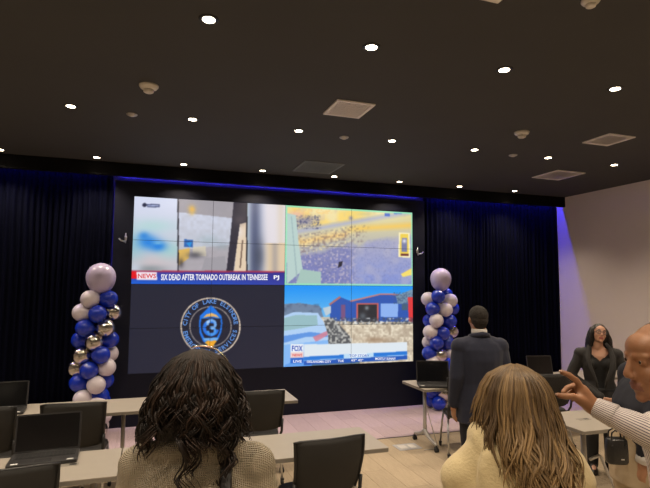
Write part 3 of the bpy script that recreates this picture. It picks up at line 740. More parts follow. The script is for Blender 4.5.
# ------------------------------------------------------------------ chairs
def make_chair():
    t = thing('stacking_chair', 'chair', 'chair')
    # seat pad
    rings = []
    for k, (z, s) in enumerate(((0.435, 0.93), (0.440, 1.0), (0.462, 1.0), (0.470, 0.94))):
        ring = []
        for j in range(32):
            q = 2 * PI * j / 32; c, sn = math.cos(q), math.sin(q)
            x = 0.235 * s * math.copysign(abs(c) ** 0.45, c); y = 0.225 * s * math.copysign(abs(sn) ** 0.45, sn)
            ring.append((x, y, z - 0.12 * max(0, y - 0.12) ** 1.3 * 1.5))
        rings.append(ring)
    MB().loft(rings).build('seat', M['mesh'], t, smooth=True)
    # curved back panel, tilted
    nx, nz = 16, 12; front = []; back = []
    for i in range(nz + 1):
        v = i / nz; z = 0.515 + 0.392 * v; fr = []; bk = []
        for j in range(nx + 1):
            u = j / nx * 2 - 1; hw = 0.235 + 0.022 * v - 0.03 * max(0, 0.15 - v)
            edge = 1 - abs(u) ** 10
            x = u * hw; zz = z - 0.012 * abs(u) ** 4 * (1 if v > 0.5 else -1)
            y = -0.235 - 0.085 * v + 0.055 * (u * u) - 0.03 * math.sin(v * PI)
            fr.append((x, y, zz)); bk.append((x, y - 0.016 * edge - 0.004, zz))
        front.append(fr); back.append(bk)
    mb = MB(); mb.loft([f + b[::-1] for f, b in zip(front, back)])
    bk = mb.build('backrest', M['mesh'], t, smooth=True)
    # rim of the back panel
    path = [front[i][0] for i in range(0, nz + 1, 2)] + front[nz][1:-1:3] + [front[i][nx] for i in range(nz, -1, -2)]
    path = [(p[0] * 1.005, p[1] - 0.008, p[2]) for p in path]
    MB().tube(path, 0.010, 8).build('rim', M['black'], bk, smooth=True)
    for s in (-1, 1):
        MB().tube([(s * 0.225, -0.10, 0.430), (s * 0.232, -0.20, 0.435), (s * 0.242, -0.238, 0.50), (s * 0.246, -0.25, 0.62)], 0.013, 8).build('back_post', M['black'], t, smooth=True)
        MB().tube([(s * 0.222, 0.17, 0.430), (s * 0.226, 0.0, 0.430), (s * 0.225, -0.16, 0.430)], 0.012, 8).build('seat_rail', M['chrome'], t, smooth=True)
        MB().tube([(s * 0.222, 0.15, 0.430), (s * 0.235, 0.20, 0.25), (s * 0.245, 0.235, 0.055)], 0.012, 8).build('leg', M['chrome'], t, smooth=True)
        MB().tube([(s * 0.222, -0.10, 0.430), (s * 0.240, -0.19, 0.25), (s * 0.250, -0.26, 0.055)], 0.012, 8).build('leg', M['chrome'], t, smooth=True)
        for y in (0.235, -0.26):
            x = s * (0.245 if y > 0 else 0.25)
            MB().lathe([(0.006, -0.013), (0.023, -0.013), (0.026, 0.0), (0.023, 0.013), (0.006, 0.013)], 14, (x, y, 0.026), rot=Matrix.Rotation(PI / 2, 3, 'Y')).build('caster', M['rubber'], t, smooth=True)
            MB().box((x, y, 0.050), (0.034, 0.034, 0.016)).build('caster_fork', M['black'], t)
    MB().tube([(-0.224, -0.11, 0.42), (0.224, -0.11, 0.42)], 0.010, 8).build('stretcher', M['chrome'], t, smooth=True)
    return t
chair0 = make_chair(); used = [False]
def place_chair(x, y, rz, label):
    c = chair0 if not used[0] else copy_tree(chair0); used[0] = True
    c.location = (x, y, 0); c.rotation_euler = (0, 0, rz); tag(c, label, 'chair', 'black chairs drawn up to the tables'); return c
# back panels sit about 0.27 m behind each chair's centre
place_chair(1.03, 5.27, math.radians(-3), 'black chair with chrome legs tucked under the table end before the dark logo screen')
place_chair(-0.585, 5.23, math.radians(-4), 'black chair between the open laptop and the table with the balloon column behind')
place_chair(-1.29, 5.25, math.radians(-2), 'black chair in front of the laptop beside the dark curtain')
place_chair(1.16, 3.63, math.radians(5), 'empty black chair beside the curly haired woman at the table end')
place_chair(-0.75, 3.63, math.radians(4), 'empty black chair in front of the open laptop')
place_chair(3.54, 5.28, math.radians(-20), 'black chair at the laptop table beside the suited man')
place_chair(4.58, 5.22, math.radians(2), 'black chair behind the woman in glasses and the raised hand')

# ------------------------------------------------------------------ laptops
def make_laptop(label, loc, rz, open_deg=105, w=0.40, d=0.27):
    t = thing('laptop', label, 'laptop', loc, rz, 'open laptops on the tables')
    def rr(w, d, r, cy):
        o = []
        for cx, yy, a in ((w / 2 - r, cy + d / 2 - r, 0), (-w / 2 + r, cy + d / 2 - r, 90), (-w / 2 + r, cy - d / 2 + r, 180), (w / 2 - r, cy - d / 2 + r, 270)):
            for k in range(3):
                q = math.radians(a + 45 * k); o.append((cx + r * math.cos(q), yy + r * math.sin(q)))
        return o
    MB().slab(rr(w, d, 0.012, -d / 2), 0.0, 0.020).build('base', M['lapbody'], t)
    kb = MB().box((0, -0.085, 0.0205), (w - 0.04, 0.115, 0.002)).build('keyboard', M['lapkeys'], t)
    ks = MB()
    for r in range(5):
        for c in range(14): ks.box((-(w - 0.06) / 2 + (w - 0.06) * (c + 0.5) / 14, -0.036 - r * 0.021, 0.0225), ((w - 0.06) / 14 - 0.003, 0.017, 0.003))
    tag(ks.build('keys', M['lapkeys'], kb), kind='stuff')
    MB().box((0, -0.205, 0.0205), (0.10, 0.06, 0.0012)).build('touchpad', M['lapkeys'], t)
    for s in (-1, 1):
        MB().box((s * (w / 2 - 0.045), -0.235, 0.0206), (0.042, 0.018, 0.0012)).build('sticker', M['sticker'], t)
    lid = MB().slab(rr(w, d * 0.97, 0.012, d * 0.485), -0.004, 0.004).build('lid', M['lapbody'], t, loc=(0, 0.004, 0.018))
    lid.rotation_euler = (math.radians(180 - open_deg), 0, 0)
    lid.rotation_euler = (math.radians(90 - (open_deg - 90)), 0, 0)
    MB().box((0, d * 0.49, 0.0046), (w - 0.025, d * 0.87, 0.0012)).build('display', M['lapscreen'], lid)
    MB().tube([(-w / 2 + 0.04, 0.004, 0.018), (w / 2 - 0.04, 0.004, 0.018)], 0.009, 8).build('hinge', M['black'], t, smooth=True)
    return t
p = on_z(47, 454, TZ); make_laptop('open black laptop with dark screen on the table behind an empty chair', (p.x, p.y, TZ + 0.002), math.radians(3), 104, 0.42, 0.265)
p = on_z(3, 410, TZ); make_laptop('open black laptop beside the dark curtain on the table row with balloons', (p.x, p.y, TZ + 0.002), math.radians(4), 106, 0.40, 0.25)
p = on_z(433, 384, TZ); make_laptop('open black laptop by the suited man in front of the balloon column', (p.x, p.y, TZ + 0.002), math.radians(-22), 102)
p = on_z(541, 376, TZ); make_laptop('open black laptop on the far table against the dark curtain and pale wall', (p.x, p.y, TZ + 0.002), math.radians(-12), 102, 0.36, 0.26)

# ------------------------------------------------------------------ floor box and cable
t = thing('floor_box', 'pale flush power box set in the carpet of the aisle', 'floor box', (2.98, 5.66, 0))
MB().box((0, 0, 0.0015), (0.30, 0.22, 0.003)).build('plate', M['silver'], t)
MB().box((-0.06, 0, 0.004), (0.10, 0.14, 0.003)).build('lid', M['whitep'], t)
MB().box((0.06, 0, 0.004), (0.08, 0.14, 0.003)).build('lid', M['whitep'], t)
mb = MB(); mb.tube([on_y(425, 396, 5.56), on_y(427, 409, 5.54), on_y(430, 420, 5.52), on_y(433.5, 432, 5.50), on_y(436, 441, 5.49), on_z(437.5, 446, 0.006), on_z(433, 449, 0.006), on_z(424, 450, 0.006)], 0.005, 6)
tag(mb.build('power_cable', M['silver'], smooth=True), 'thin pale cable hanging from the laptop table to the floor', 'cable')

# ------------------------------------------------------------------ balloon columns
def balloon_mesh(r):
    prof = []
    for i in range(15):
        q = PI * i / 14; rr = r * math.sin(q); z = r * math.cos(q)
        if z < 0: z *= 1.22
        prof.append((max(rr, 0.0005), z))
    prof[-1] = (0.012 * r / 0.11, -1.20 * r)
    prof += [(0.009 * r / 0.11, -1.25 * r), (0.016 * r / 0.11, -1.33 * r), (0.004, -1.34 * r)]
    me = MB().lathe(prof, 20).mesh('balloon', True); return me
bmesh_cache = {}
def column(label, base_px, ymid, big, lst, extra):
    cx = on_y(base_px, 330, ymid).x
    t = thing('balloon_column', label, 'balloon column', (cx, ymid, 0))
    MB().lathe([(0.16, 0.0), (0.16, 0.012), (0.03, 0.022), (0.014, 0.03), (0.014, 0.06)], 24).build('base_plate', M['silver'], t, smooth=True)
    top = on_y(big[0], big[1], ymid)
    MB().tube([(0, 0, 0.05), (0, 0, top.z - cx * 0 - 0.22)], 0.011, 10).build('pole', M['silver'], t, smooth=True)
    def balloon(p, r, mat, tip):
        key = mat
        if key not in bmesh_cache:
            bmesh_cache[key] = balloon_mesh(0.11); bmesh_cache[key].materials.append(M[mat])
        o = bpy.data.objects.new('balloon', bmesh_cache[key]); COL.objects.link(o); o.parent = t
        o.location = p; o.scale = (r / 0.11,) * 3
        # the knot points to the pole
        d = Vector(tip) - Vector(p); d.normalize()
        o.rotation_euler = (-d).to_track_quat('Z', 'Y').to_euler()
    balloon((top.x - cx, 0, top.z), big[2], 'bpearl', (top.x - cx, 0, top.z - 1))
    for px, py, dy, m in lst:
        q = on_y(px, py, ymid + dy)
        balloon((q.x - cx, dy, q.z), 0.112, m, (0, 0, q.z))
    for ang, rr, z, m in extra:
        a = math.radians(ang); balloon((rr * math.cos(a), rr * math.sin(a), z), 0.112, m, (0, 0, z))
W_, B_, S_ = 'bwhite', 'bblue', 'bsilver'
ex = []
for k, z in enumerate((0.115, 0.27, 0.42)):
    for j in range(4):
        ex.append((45 + 90 * j + 40 * k, 0.135, z, (W_, B_, B_, S_)[(j + k) % 4]))
back = [(60 + 90 * (k % 2), 0.12, 0.56 + 0.15 * k, (B_, W_)[k % 2]) for k in range(8)]
column('spiral balloon column in blue white and silver behind the laptop tables', 95, 7.18, (101, 277, 0.182), [
    (89.8, 299, -.08, W_), (109, 299, -.03, B_), (81.5, 312.5, -.02, W_), (97.5, 314, -.12, B_), (113, 312.5, .06, S_), (84.6, 328, -.08, B_), (106, 328, -.10, S_),
    (80.5, 340, .04, B_), (94, 342, -.13, S_), (110, 339.6, .0, B_), (81.5, 355.6, -.07, S_), (101, 355, -.13, B_), (109.5, 353.5, .09, W_), (76.5, 368, .03, S_), (89, 370.4, -.12, B_),
    (106.8, 367.3, -.05, W_), (78.5, 383, -.02, B_), (105, 380, .05, B_), (96.3, 385, -.13, W_), (82.5, 399, -.09, W_), (100, 396, -.05, B_)], ex + back)
column('spiral balloon column in blue white and silver between video wall and suited man', 440, 7.22, (440.7, 278.5, 0.168), [
    (438, 296.6, -.10, B_), (428, 299, .03, W_), (450.6, 300.6, -.04, W_), (446, 294.5, .10, B_), (432.6, 309, -.08, B_), (445.7, 309.7, -.11, W_), (452.5, 308.5, .08, B_),
    (436.4, 320.5, -.13, W_), (450, 321, -.05, B_), (429.5, 320.5, .06, B_), (430, 332, -.06, W_), (443, 333.4, -.12, B_), (452, 331.6, .05, S_), (429, 342, .06, W_), (436.6, 343, -.12, B_),
    (448, 343, .0, B_), (429, 353, -.05, B_), (440.5, 355, -.11, S_), (452, 354, .0, W_), (433, 362, -.08, W_), (446, 364, -.06, B_), (430, 374, -.06, B_), (441, 376, -.1, W_), (432, 386, -.08, B_), (448, 384, -.02, S_)], ex + back)

# ------------------------------------------------------------------ people
def skin(name, c): 
    m = material(name, c, 0.5, vary=0.08, scale=25, bump=0.06, bscale=250)
    m.node_tree.nodes['Principled BSDF'].inputs['Subsurface Weight'].default_value = 0.08
    m.node_tree.nodes['Principled BSDF'].inputs['Subsurface Radius'].default_value = (0.02, 0.008, 0.004)
    return m
M['skin_tan'] = skin('skin_tan', (0.42, 0.21, 0.115, 1))
M['skin_bald'] = skin('skin_brown', (0.32, 0.15, 0.075, 1))
M['skin_light'] = skin('skin_light', (0.50, 0.27, 0.18, 1))
M['skin_warm'] = skin('skin_warm', (0.47, 0.24, 0.14, 1))
M['lip'] = material('lip', (0.24, 0.095, 0.065, 1), 0.45, vary=0.05)
M['lip_red'] = material('lip_red', (0.30, 0.07, 0.065, 1), 0.4, vary=0.05)
M['eye_white'] = material('eye_white', (0.34, 0.31, 0.29, 1), 0.3, vary=0.02)
M['iris'] = material('iris', (0.03, 0.018, 0.01, 1), 0.2, vary=0.1)
M['brow'] = material('brow_hair', (0.04, 0.03, 0.025, 1), 0.8, vary=0.1)
M['hair_dark'] = material('hair_dark_brown', (0.007, 0.0045, 0.0035, 1), 0.55, spec=0.3, tint=(0.030, 0.016, 0.010, 1))
M['hair_blonde'] = material('hair_dark_blonde', (0.085, 0.052, 0.026, 1), 0.45, spec=0.35, tint=(0.42, 0.27, 0.12, 1))
M['hair_black'] = material('hair_black', (0.007, 0.006, 0.006, 1), 0.4, tint=(0.018, 0.013, 0.012, 1))
M['hair_short'] = material('hair_short_dark', (0.018, 0.013, 0.010, 1), 0.75, vary=0.3, scale=120, bump=0.9, bscale=350)
M['sweater'] = knit_material('sweater_knit', (0.46, 0.375, 0.25, 1), 60)
M['hoodie'] = material('hoodie_fleece', (0.66, 0.54, 0.31, 1), 0.95, vary=0.06, scale=14, bump=0.25, bscale=120, sheen=0.2)
M['suit'] = material('suit_navy', (0.011, 0.0145, 0.036, 1), 0.85, vary=0.15, scale=60, bump=0.12, bscale=200, sheen=0.1)
M['suit_dark'] = material('suit_trousers', (0.012, 0.013, 0.022, 1), 0.85, vary=0.15, scale=60)
M['blazer'] = material('blazer_black', (0.012, 0.010, 0.0095, 1), 0.75, vary=0.15, scale=40, bump=0.15, bscale=60, sheen=0.1)
M['top_black'] = material('top_black', (0.006, 0.006, 0.007, 1), 0.8, vary=0.1)
M['khaki'] = material('khaki_cotton', (0.44, 0.34, 0.22, 1), 0.9, vary=0.08, scale=20, bump=0.3, bscale=25)
M['denim'] = material('trousers_dark', (0.03, 0.032, 0.045, 1), 0.9, vary=0.15)
M['shirt_white'] = material('shirt_white', (0.66, 0.64, 0.62, 1), 0.8, vary=0.03)
M['shirt_stripe'] = stripe_material('shirt_striped', (0.68, 0.62, 0.58, 1), (0.11, 0.085, 0.13, 1), 105.0, 'x', 0.34)
M['shoe'] = material('shoe_leather', (0.015, 0.012, 0.01, 1), 0.35, vary=0.1)
M['leather'] = material('bag_leather', (0.014, 0.013, 0.013, 1), 0.32, vary=0.15, bump=0.2, bscale=90)
M['gold'] = material('gold_metal', (0.80, 0.70, 0.55, 1), 0.25, 1.0, vary=0.05)
M['tie'] = material('tie_silk', (0.02, 0.04, 0.13, 1), 0.4, vary=0.1)

def ring_ell(c, a, b, z, n=20, p=2.4):
    out = []
    for j in range(n):
        q = 2 * PI * j / n; cs, sn = math.cos(q), math.sin(q)
        out.append((c[0] + a * math.copysign(abs(cs) ** (2 / p), cs), c[1] + b * math.copysign(abs(sn) ** (2 / p), sn), z))
    return out

def add_head(mb, H, s=1.0, female=False, sub=None):
    """head geometry; H maps head space (face towards +y, centre between chin and crown) to the person"""
    def P(x, y, z): return H @ Vector((x * s, y * s, z * s))
    R = H.to_3x3()
    def E(c, r): mb.ell(P(*c), [q * s for q in r], R, 20, 14)
    def Cp(a, b, ra, rb): mb.cap(P(*a), P(*b), ra * s, rb * s, 12, 4)
    E((0, -0.014, 0.028), (0.077, 0.098, 0.088)); E((0, 0.028, -0.025), (0.063, 0.066, 0.085))
    E((0, 0.048, 0.045), (0.056, 0.046, 0.045))
    jw = 0.86 if female else 1.0
    E((0, 0.040, -0.076), (0.050 * jw, 0.048, 0.034)); E((0, 0.074, -0.098), (0.020 * jw, 0.016, 0.016))
    for q in (-1, 1):
        E((q * 0.034, 0.062, -0.028), (0.028, 0.026, 0.028)); E((q * 0.010, 0.101, -0.034), (0.010, 0.011, 0.0085))
        Cp((q * 0.014, 0.087, 0.026), (q * 0.046, 0.072, 0.026), 0.011, 0.009)
        E((q * 0.079, -0.012, -0.004), (0.009, 0.019, 0.031)); E((q * 0.077, 0.0, -0.026), (0.008, 0.010, 0.012))
        E((q * 0.032, 0.078, 0.008), (0.017, 0.010, 0.010))
    Cp((0, 0.088, 0.022), (0, 0.108, -0.026), 0.008, 0.0125)
    E((0, 0.088, -0.058), (0.026, 0.012, 0.007)); E((0, 0.087, -0.069), (0.022, 0.012, 0.008)); E((0, 0.072, -0.062), (0.034, 0.022, 0.022))
    nr = 0.050 if female else 0.060
    Cp((0, -0.022, -0.06), (0, -0.030, -0.16), nr, nr * 1.04)

def eyes(parent, H, s, brow=True):
    R = H.to_3x3()
    for q in (-1, 1):
        e = MB().ell(H @ Vector((q * 0.032 * s, 0.0785 * s, 0.009 * s)), (0.0095 * s,) * 3, R, 14, 10).build('eye', M['eye_white'], parent, smooth=True)
        MB().ell(H @ Vector((q * 0.032 * s, 0.0868 * s, 0.009 * s)), (0.0050 * s, 0.0025 * s, 0.0050 * s), R, 12, 8).build('iris', M['iris'], e, smooth=True)
        if brow: MB().tube([H @ Vector((q * x * s, y * s, z * s)) for x, y, z in ((0.014, 0.099, 0.031), (0.028, 0.096, 0.036), (0.040, 0.088, 0.035), (0.048, 0.078, 0.029))], [0.002 * s, 0.0038 * s, 0.0035 * s, 0.0015 * s], 6).build('eyebrow', M['brow'], parent, smooth=True)

def add_hand(mb, wrist, fwd, palm, side, curl=0.35, s=1.0):
    """palm normal 'palm' is the direction the fingers curl to; side=+1 puts the thumb on fwd x palm"""
    wrist = Vector(wrist); f = Vector(fwd).normalized(); p = Vector(palm); p = (p - f * p.dot(f)).normalized(); w = f.cross(p) * side
    R = Matrix((w, f, p)).transposed()
    mb.ell(wrist + f * 0.052 * s, (0.040 * s, 0.055 * s, 0.016 * s), R, 16, 10)
    mb.cap(wrist - f * 0.03 * s, wrist + f * 0.03 * s, 0.026 * s, 0.027 * s, 12, 3)
    for k, (off, L, r) in enumerate(((0.029, 0.070, 0.0088), (0.010, 0.079, 0.0092), (-0.009, 0.073, 0.0088), (-0.027, 0.056, 0.0078))):
        a = wrist + f * (0.088 - 0.006 * abs(k - 1)) * s + w * off * s; d = f.copy(); ang = curl * (0.8 + 0.12 * k)
        mb.cap(wrist + f * 0.05 * s + w * off * 0.9 * s, a, r * 1.1 * s, r * 1.05 * s, 10, 3)
        for seg, frac in enumerate((0.44, 0.31, 0.25)):
            d = Matrix.Rotation(ang, 3, f.cross(p)) @ d
            b = a + d * L * frac * s; mb.cap(a, b, r * (1 - 0.07 * seg) * s, r * (0.95 - 0.07 * seg) * s, 10, 3); a = b
    a = wrist + f * 0.028 * s + w * 0.026 * s + p * 0.004 * s; b = a + (f * 0.55 + w * 0.72 + p * 0.35).normalized() * 0.040 * s
    mb.cap(a, b, 0.0155 * s, 0.0115 * s, 10, 3); c = b + (f * 0.85 + w * 0.35 + p * 0.35).normalized() * 0.032 * s
    mb.cap(b, c, 0.0108 * s, 0.0100 * s, 10, 3); mb.cap(c, c + (f * 0.9 + w * 0.12 + p * 0.4).normalized() * 0.024 * s, 0.0098 * s, 0.0078 * s, 10, 3)

class Fig:
    """joints of a standing figure in its own space: x to its right, y where it faces, z up"""
    def __init__(s, h, female=False, lean=0.0, hipdy=0.0, sway=0.0):
        k = h / 1.75; s.k = k; s.h = h; s.female = female
        s.ankle = [Vector((q * 0.095 * k, -0.02, 0.085 * k)) for q in (-1, 1)]
        s.knee = [Vector((q * 0.095 * k, 0.015 + hipdy * 0.5, 0.49 * k)) for q in (-1, 1)]
        s.hip = [Vector((q * 0.090 * k, hipdy, 0.90 * k)) for q in (-1, 1)]
        s.pel = Vector((0, hipdy, 0.95 * k)); s.waist = Vector((sway * .3, hipdy + lean * 0.3, 1.08 * k)); s.chest = Vector((sway * .7, hipdy * 0.5 + lean * 0.7, 1.28 * k))
        s.neck = Vector((sway, lean, 1.485 * k))
        sw = (0.172 if female else 0.195) * k
        s.sh = [Vector((sway + q * sw, lean * 0.95 - 0.005, 1.415 * k)) for q in (-1, 1)]
        s.el = [Vector((sway + q * (sw + 0.055 * k), lean * 0.6 - 0.03, 1.13 * k)) for q in (-1, 1)]
        s.wr = [Vector((sway + q * (sw + 0.060 * k), lean * 0.4 + 0.03, 0.875 * k)) for q in (-1, 1)]
        s.hand = [(Vector((0, 0.08, -1)), Vector((-q, 0.1, 0)), -1 if q < 0 else 1, 0.35) for q in (-1, 1)]
        s.head = Vector((sway, lean + 0.025, h - 0.118 * k)); s.headrot = Euler((0, 0, 0)); s.hs = k * (0.97 if female else 1.0)
    def H(s): return Matrix.Translation(s.head) @ s.headrot.to_matrix().to_4x4()
    def torso(s, mb, g=0.0, z0=None, flare=0.0, hipg=None):
        k = s.k; f = s.female; hipg = g if hipg is None else hipg
        rows = [(s.pel + Vector((0, 0, -0.10 * k)), 0.155 + hipg + flare, 0.115 + hipg + flare * 0.7), (s.pel, (0.168 if f else 0.165) + hipg, 0.118 + hipg), (s.waist, (0.130 if f else 0.150) + g, 0.098 + g),
                (s.chest, (0.152 if f else 0.172) + g, 0.118 + g), (s.chest + (s.neck - s.chest) * 0.45, (0.162 if f else 0.185) + g, 0.105 + g), (s.chest + (s.neck - s.chest) * 0.72, (0.130 if f else 0.150) + g, 0.082 + g), (s.neck, 0.062 + g * 0.6, 0.060 + g * 0.6), (s.neck + Vector((0, 0.005, 0.03 * k)), 0.052 + g * 0.3, 0.052 + g * 0.3)]
        if z0 is not None: rows = [r for r in rows if r[0].z > z0]
        mb.loft([ring_ell((c.x, c.y), a * k if a < 0.4 else a, b * k, c.z) for c, a, b in rows])
        if f: 
            for q in (-1, 1): mb.ell(s.chest + Vector((q * 0.075 * k, 0.085 * k + g * 0.5, 0.0)), ((0.065 + g * .4) * k, (0.055 + g * .4) * k, (0.062 + g * .4) * k))
    def arms(s, mb, g=0.0, short=0.0):
        k = s.k; f = 0.88 if s.female else 1.0
        for i in (0, 1):
            a, e, w = s.sh[i], s.el[i], s.wr[i]
            mb.ell(a, ((0.062 * f + g) * k,) * 3)
            mb.cap(s.neck + (a - s.neck) * 0.35 + Vector((0, 0, -0.035 * k)), a, (0.06 * f + g) * k, (0.056 * f + g) * k)
            mb.cap(a, e, (0.052 * f + g) * k, (0.042 * f + g) * k)
            w2 = w + (e - w).normalized() * short
            mb.cap(e, w2, (0.042 * f + g) * k, (0.030 * f + g * 1.05) * k)
    def legs(s, mb, g=0.0, hem=0.0):
        k = s.k
        for i in (0, 1):
            a = s.ankle[i] + Vector((0, 0, hem))
            mb.cap(s.hip[i] + Vector((0, 0, 0.0)), s.knee[i], (0.088 + g) * k, (0.060 + g) * k)
            mb.cap(s.knee[i], a, (0.060 + g) * k, (0.043 + g * 1.3) * k)
    def body(s, parent, skinm, lip, voxel=0.0055, face=True, brow=True):
        mb = MB(); s.torso(mb, -0.012); s.arms(mb, -0.003); s.legs(mb, -0.004)
        for i in (0, 1):
            mb.cap(s.ankle[i], s.ankle[i] + Vector((0, 0.12 * s.k, -0.045 * s.k)), 0.036 * s.k, 0.030 * s.k)
            fw, pl, sd, cu = s.hand[i]
            if fw is not None: add_hand(mb, s.wr[i], fw, pl, sd, cu, s.k * (0.92 if s.female else 1.0))
        H = s.H(); add_head(mb, H, s.hs, s.female); mb.cap(s.neck + Vector((0, 0, -0.05)), s.head + s.headrot.to_matrix() @ Vector((0, -0.02, -0.07)) * s.hs, 0.06 * s.k, 0.05 * s.k)
        if hasattr(s, 'extra'): s.extra(mb)
        Hi = H.inverted(); q = s.hs
        def cls(p):
            l = Hi @ p
            return 1 if abs(l.x) < 0.025 * q and -0.076 * q < l.z < -0.053 * q and l.y > 0.086 * q - abs(l.x) * 0.2 else 0
        o = remeshed(mb, 'body', [skinm, lip], parent, voxel, 3, cls)
        if face: eyes(parent, H, q, brow)
        return o
    def shoes(s, parent, mat):
        for i in (0, 1):
            mb = MB(); c = s.ankle[i]; k = s.k
            rings = []
            for z, a, b in ((0.0, 0.042, 0.125), (0.015, 0.046, 0.132), (0.045, 0.043, 0.120), (0.075, 0.038, 0.075), (0.11, 0.042, 0.05)):
                yo = 0.055 if z < 0.05 else (0.02 if z < 0.1 else 0.0)
                rings.append(ring_ell((c.x, c.y + yo * k), a * k, b * k, z * k, 18, 2.5))
            mb.loft(rings); mb.build('shoe', mat, parent, smooth=True)

def wrinkle(a=0.004, s=9.0, seed=0.0, stretch=(1, 1, 1)):
    return lambda p: a * mnoise.noise(Vector((p.x * s * stretch[0] + seed, p.y * s * stretch[1], p.z * s * stretch[2]))) + 0.4 * a * mnoise.noise(Vector((p.x * s * 2.7, p.y * s * 2.7 + seed, p.z * s * 2.2)))

def hair_object(parent, base_fn, strands, mat, name='hair'):
    base = MB(); base_fn(base)
    o = remeshed(base, name, [mat], parent, 0.009, 3, None, lambda p: 0.006 * mnoise.noise(p * 22))
    mb = MB()
    for path, r0, n, t in strands:
        m = len(path); rad = [r0 * (0.55 + 0.45 * math.sin(min(1, (i + 0.6) / m * 2.2) * PI / 2)) * (1 - 0.75 * max(0, (i / (m - 1) - 0.55) / 0.45) ** 1.5) for i in range(m)]
        mb.tube(path, rad, n, t=t, flat=0.55)
    locks = mb.build('locks', mat, o, smooth=True)
    locks['kind'] = 'stuff'
    return o

def interp(tab, x):
    for (a, u), (b, v) in zip(tab, tab[1:]):
        if x <= b: return u + (v - u) * max(0, (x - a)) / (b - a)
    return tab[-1][1]

# --- woman with dark curly hair, cream knit sweater, seen from behind
c = at(201, 385, 1.53)
P1 = thing('person', 'person with long dark curly hair and cream knit sweater facing the screen', 'person', (c.x, c.y, 0), math.radians(-17))
f1 = Fig(1.735, True); f1.head = f1.head + Vector((-0.010, 0, 0.004)); f1.sh = [v + Vector((-0.012 * (1 if v.x > 0 else -1), 0, 0.0)) for v in f1.sh]
f1.body(P1, M['skin_warm'], M['lip'], 0.006)
mb = MB(); f1.torso(mb, 0.028, flare=0.02); f1.arms(mb, 0.020, 0.02)
for q in (-1, 1): mb.ell(f1.neck + Vector((q * 0.06, -0.02, -0.015)), (0.085, 0.075, 0.045))
remeshed(mb, 'sweater', M['sweater'], P1, 0.009, 5, None, wrinkle(0.007, 8, 1.0, (1, 1, 1.6)))
mb = MB(); f1.legs(mb, 0.014, 0.02); mb.loft([ring_ell((0, 0), 0.18, 0.135, f1.pel.z - 0.11), ring_ell((0, 0), 0.175, 0.13, f1.pel.z + 0.05)])
remeshed(mb, 'trousers', M['denim'], P1, 0.011, 3, None, wrinkle(0.004))
f1.shoes(P1, M['shoe'])
def base1(mb):
    h = f1.head
    mb.ell(h + Vector((0, -0.018, 0.022)), (0.084, 0.102, 0.090)); mb.ell(h + Vector((0, -0.035, -0.04)), (0.100, 0.080, 0.09)); 
    mb.ell(h + Vector((-0.062, -0.035, -0.085)), (0.066, 0.065, 0.085)); mb.ell(h + Vector((0.062, -0.035, -0.085)), (0.066, 0.065, 0.080))
rnd = random.Random(11); st = []
prof1 = [(0.0, 0.010), (0.012, 0.042), (0.03, 0.074), (0.06, 0.100), (0.10, 0.122), (0.15, 0.136), (0.20, 0.146), (0.26, 0.158), (0.30, 0.164), (0.45, 0.164)]
for i in range(270):
    az = -128 + 256 * (i + rnd.uniform(-.5, .5)) / 270; az = rnd.uniform(-128, 128) if i % 3 == 0 else az; q = math.radians(az); n = 36
    gap = math.exp(-((az + 24) / 15) ** 2)
    L0 = rnd.uniform(0.19, 0.285) - 0.05 * gap - (0.02 if az > 20 else 0)
    if rnd.random() < 0.10 and (-10 < az < 14 or 38 < az < 70): L0 = rnd.uniform(0.33, 0.40)
    if i % 54 == 7: az = (-5, 52, 3, 60, 47)[i // 54]; q = math.radians(az); L0 = rnd.uniform(0.36, 0.43)
    elif az < -45: L0 += 0.015
    dep = rnd.uniform(0.86, 1.03); ph = rnd.uniform(0, 6.28); fr = rnd.uniform(48, 85) * rnd.choice((-1, 1)); amp = rnd.uniform(0.009, 0.017)
    z0 = f1.head.z + 0.117 * f1.hs + 0.010; tn = rnd.random() ** 2
    for m_ in range(5):
        L = L0 * rnd.uniform(0.9, 1.03); dq = math.radians(rnd.uniform(-5, 5)); dph = rnd.uniform(-.5, .5); dr = rnd.uniform(0.96, 1.03); path = []
        for j in range(n):
            s_ = L * j / (n - 1); R_ = interp(prof1, s_) * (dep * dr if s_ > 0.03 else 1.0); R_ *= 1.0 if abs(az) > 55 else (0.86 + 0.14 * abs(az) / 55)
            if az < -40: R_ *= 1 + 0.10 * max(0, s_ - 0.2) / 0.1
            a_ = amp * min(1, max(0, (s_ - 0.05) / 0.13)) + 0.001
            qq = q + dq
            x = f1.head.x + math.sin(qq) * R_ + a_ * math.cos(ph + dph + fr * s_); y = -math.cos(qq) * R_ - 0.006 + a_ * math.sin(ph + dph + fr * s_) * 0.9
            path.append((x, y, z0 - s_ - 0.008 * math.sin(ph + dph + fr * s_) * min(1, s_ / 0.12)))
        st.append((path, rnd.uniform(0.0026, 0.0048), 5, min(1, tn * rnd.uniform(0.6, 1.4))))
hair_object(P1, base1, st, M['hair_dark'])
mb = MB(); pts = []
for j in range(17):
    a = math.radians(-20 + 95 * j / 16); pts.append((f1.head.x + 0.002 + 0.094 * math.sin(a), f1.head.y + 0.010, f1.head.z + 0.031 + 0.096 * math.cos(a)))
mb.tube(pts, 0.0026, 8); mb.build('hair_band', M['gold'], P1, smooth=True)
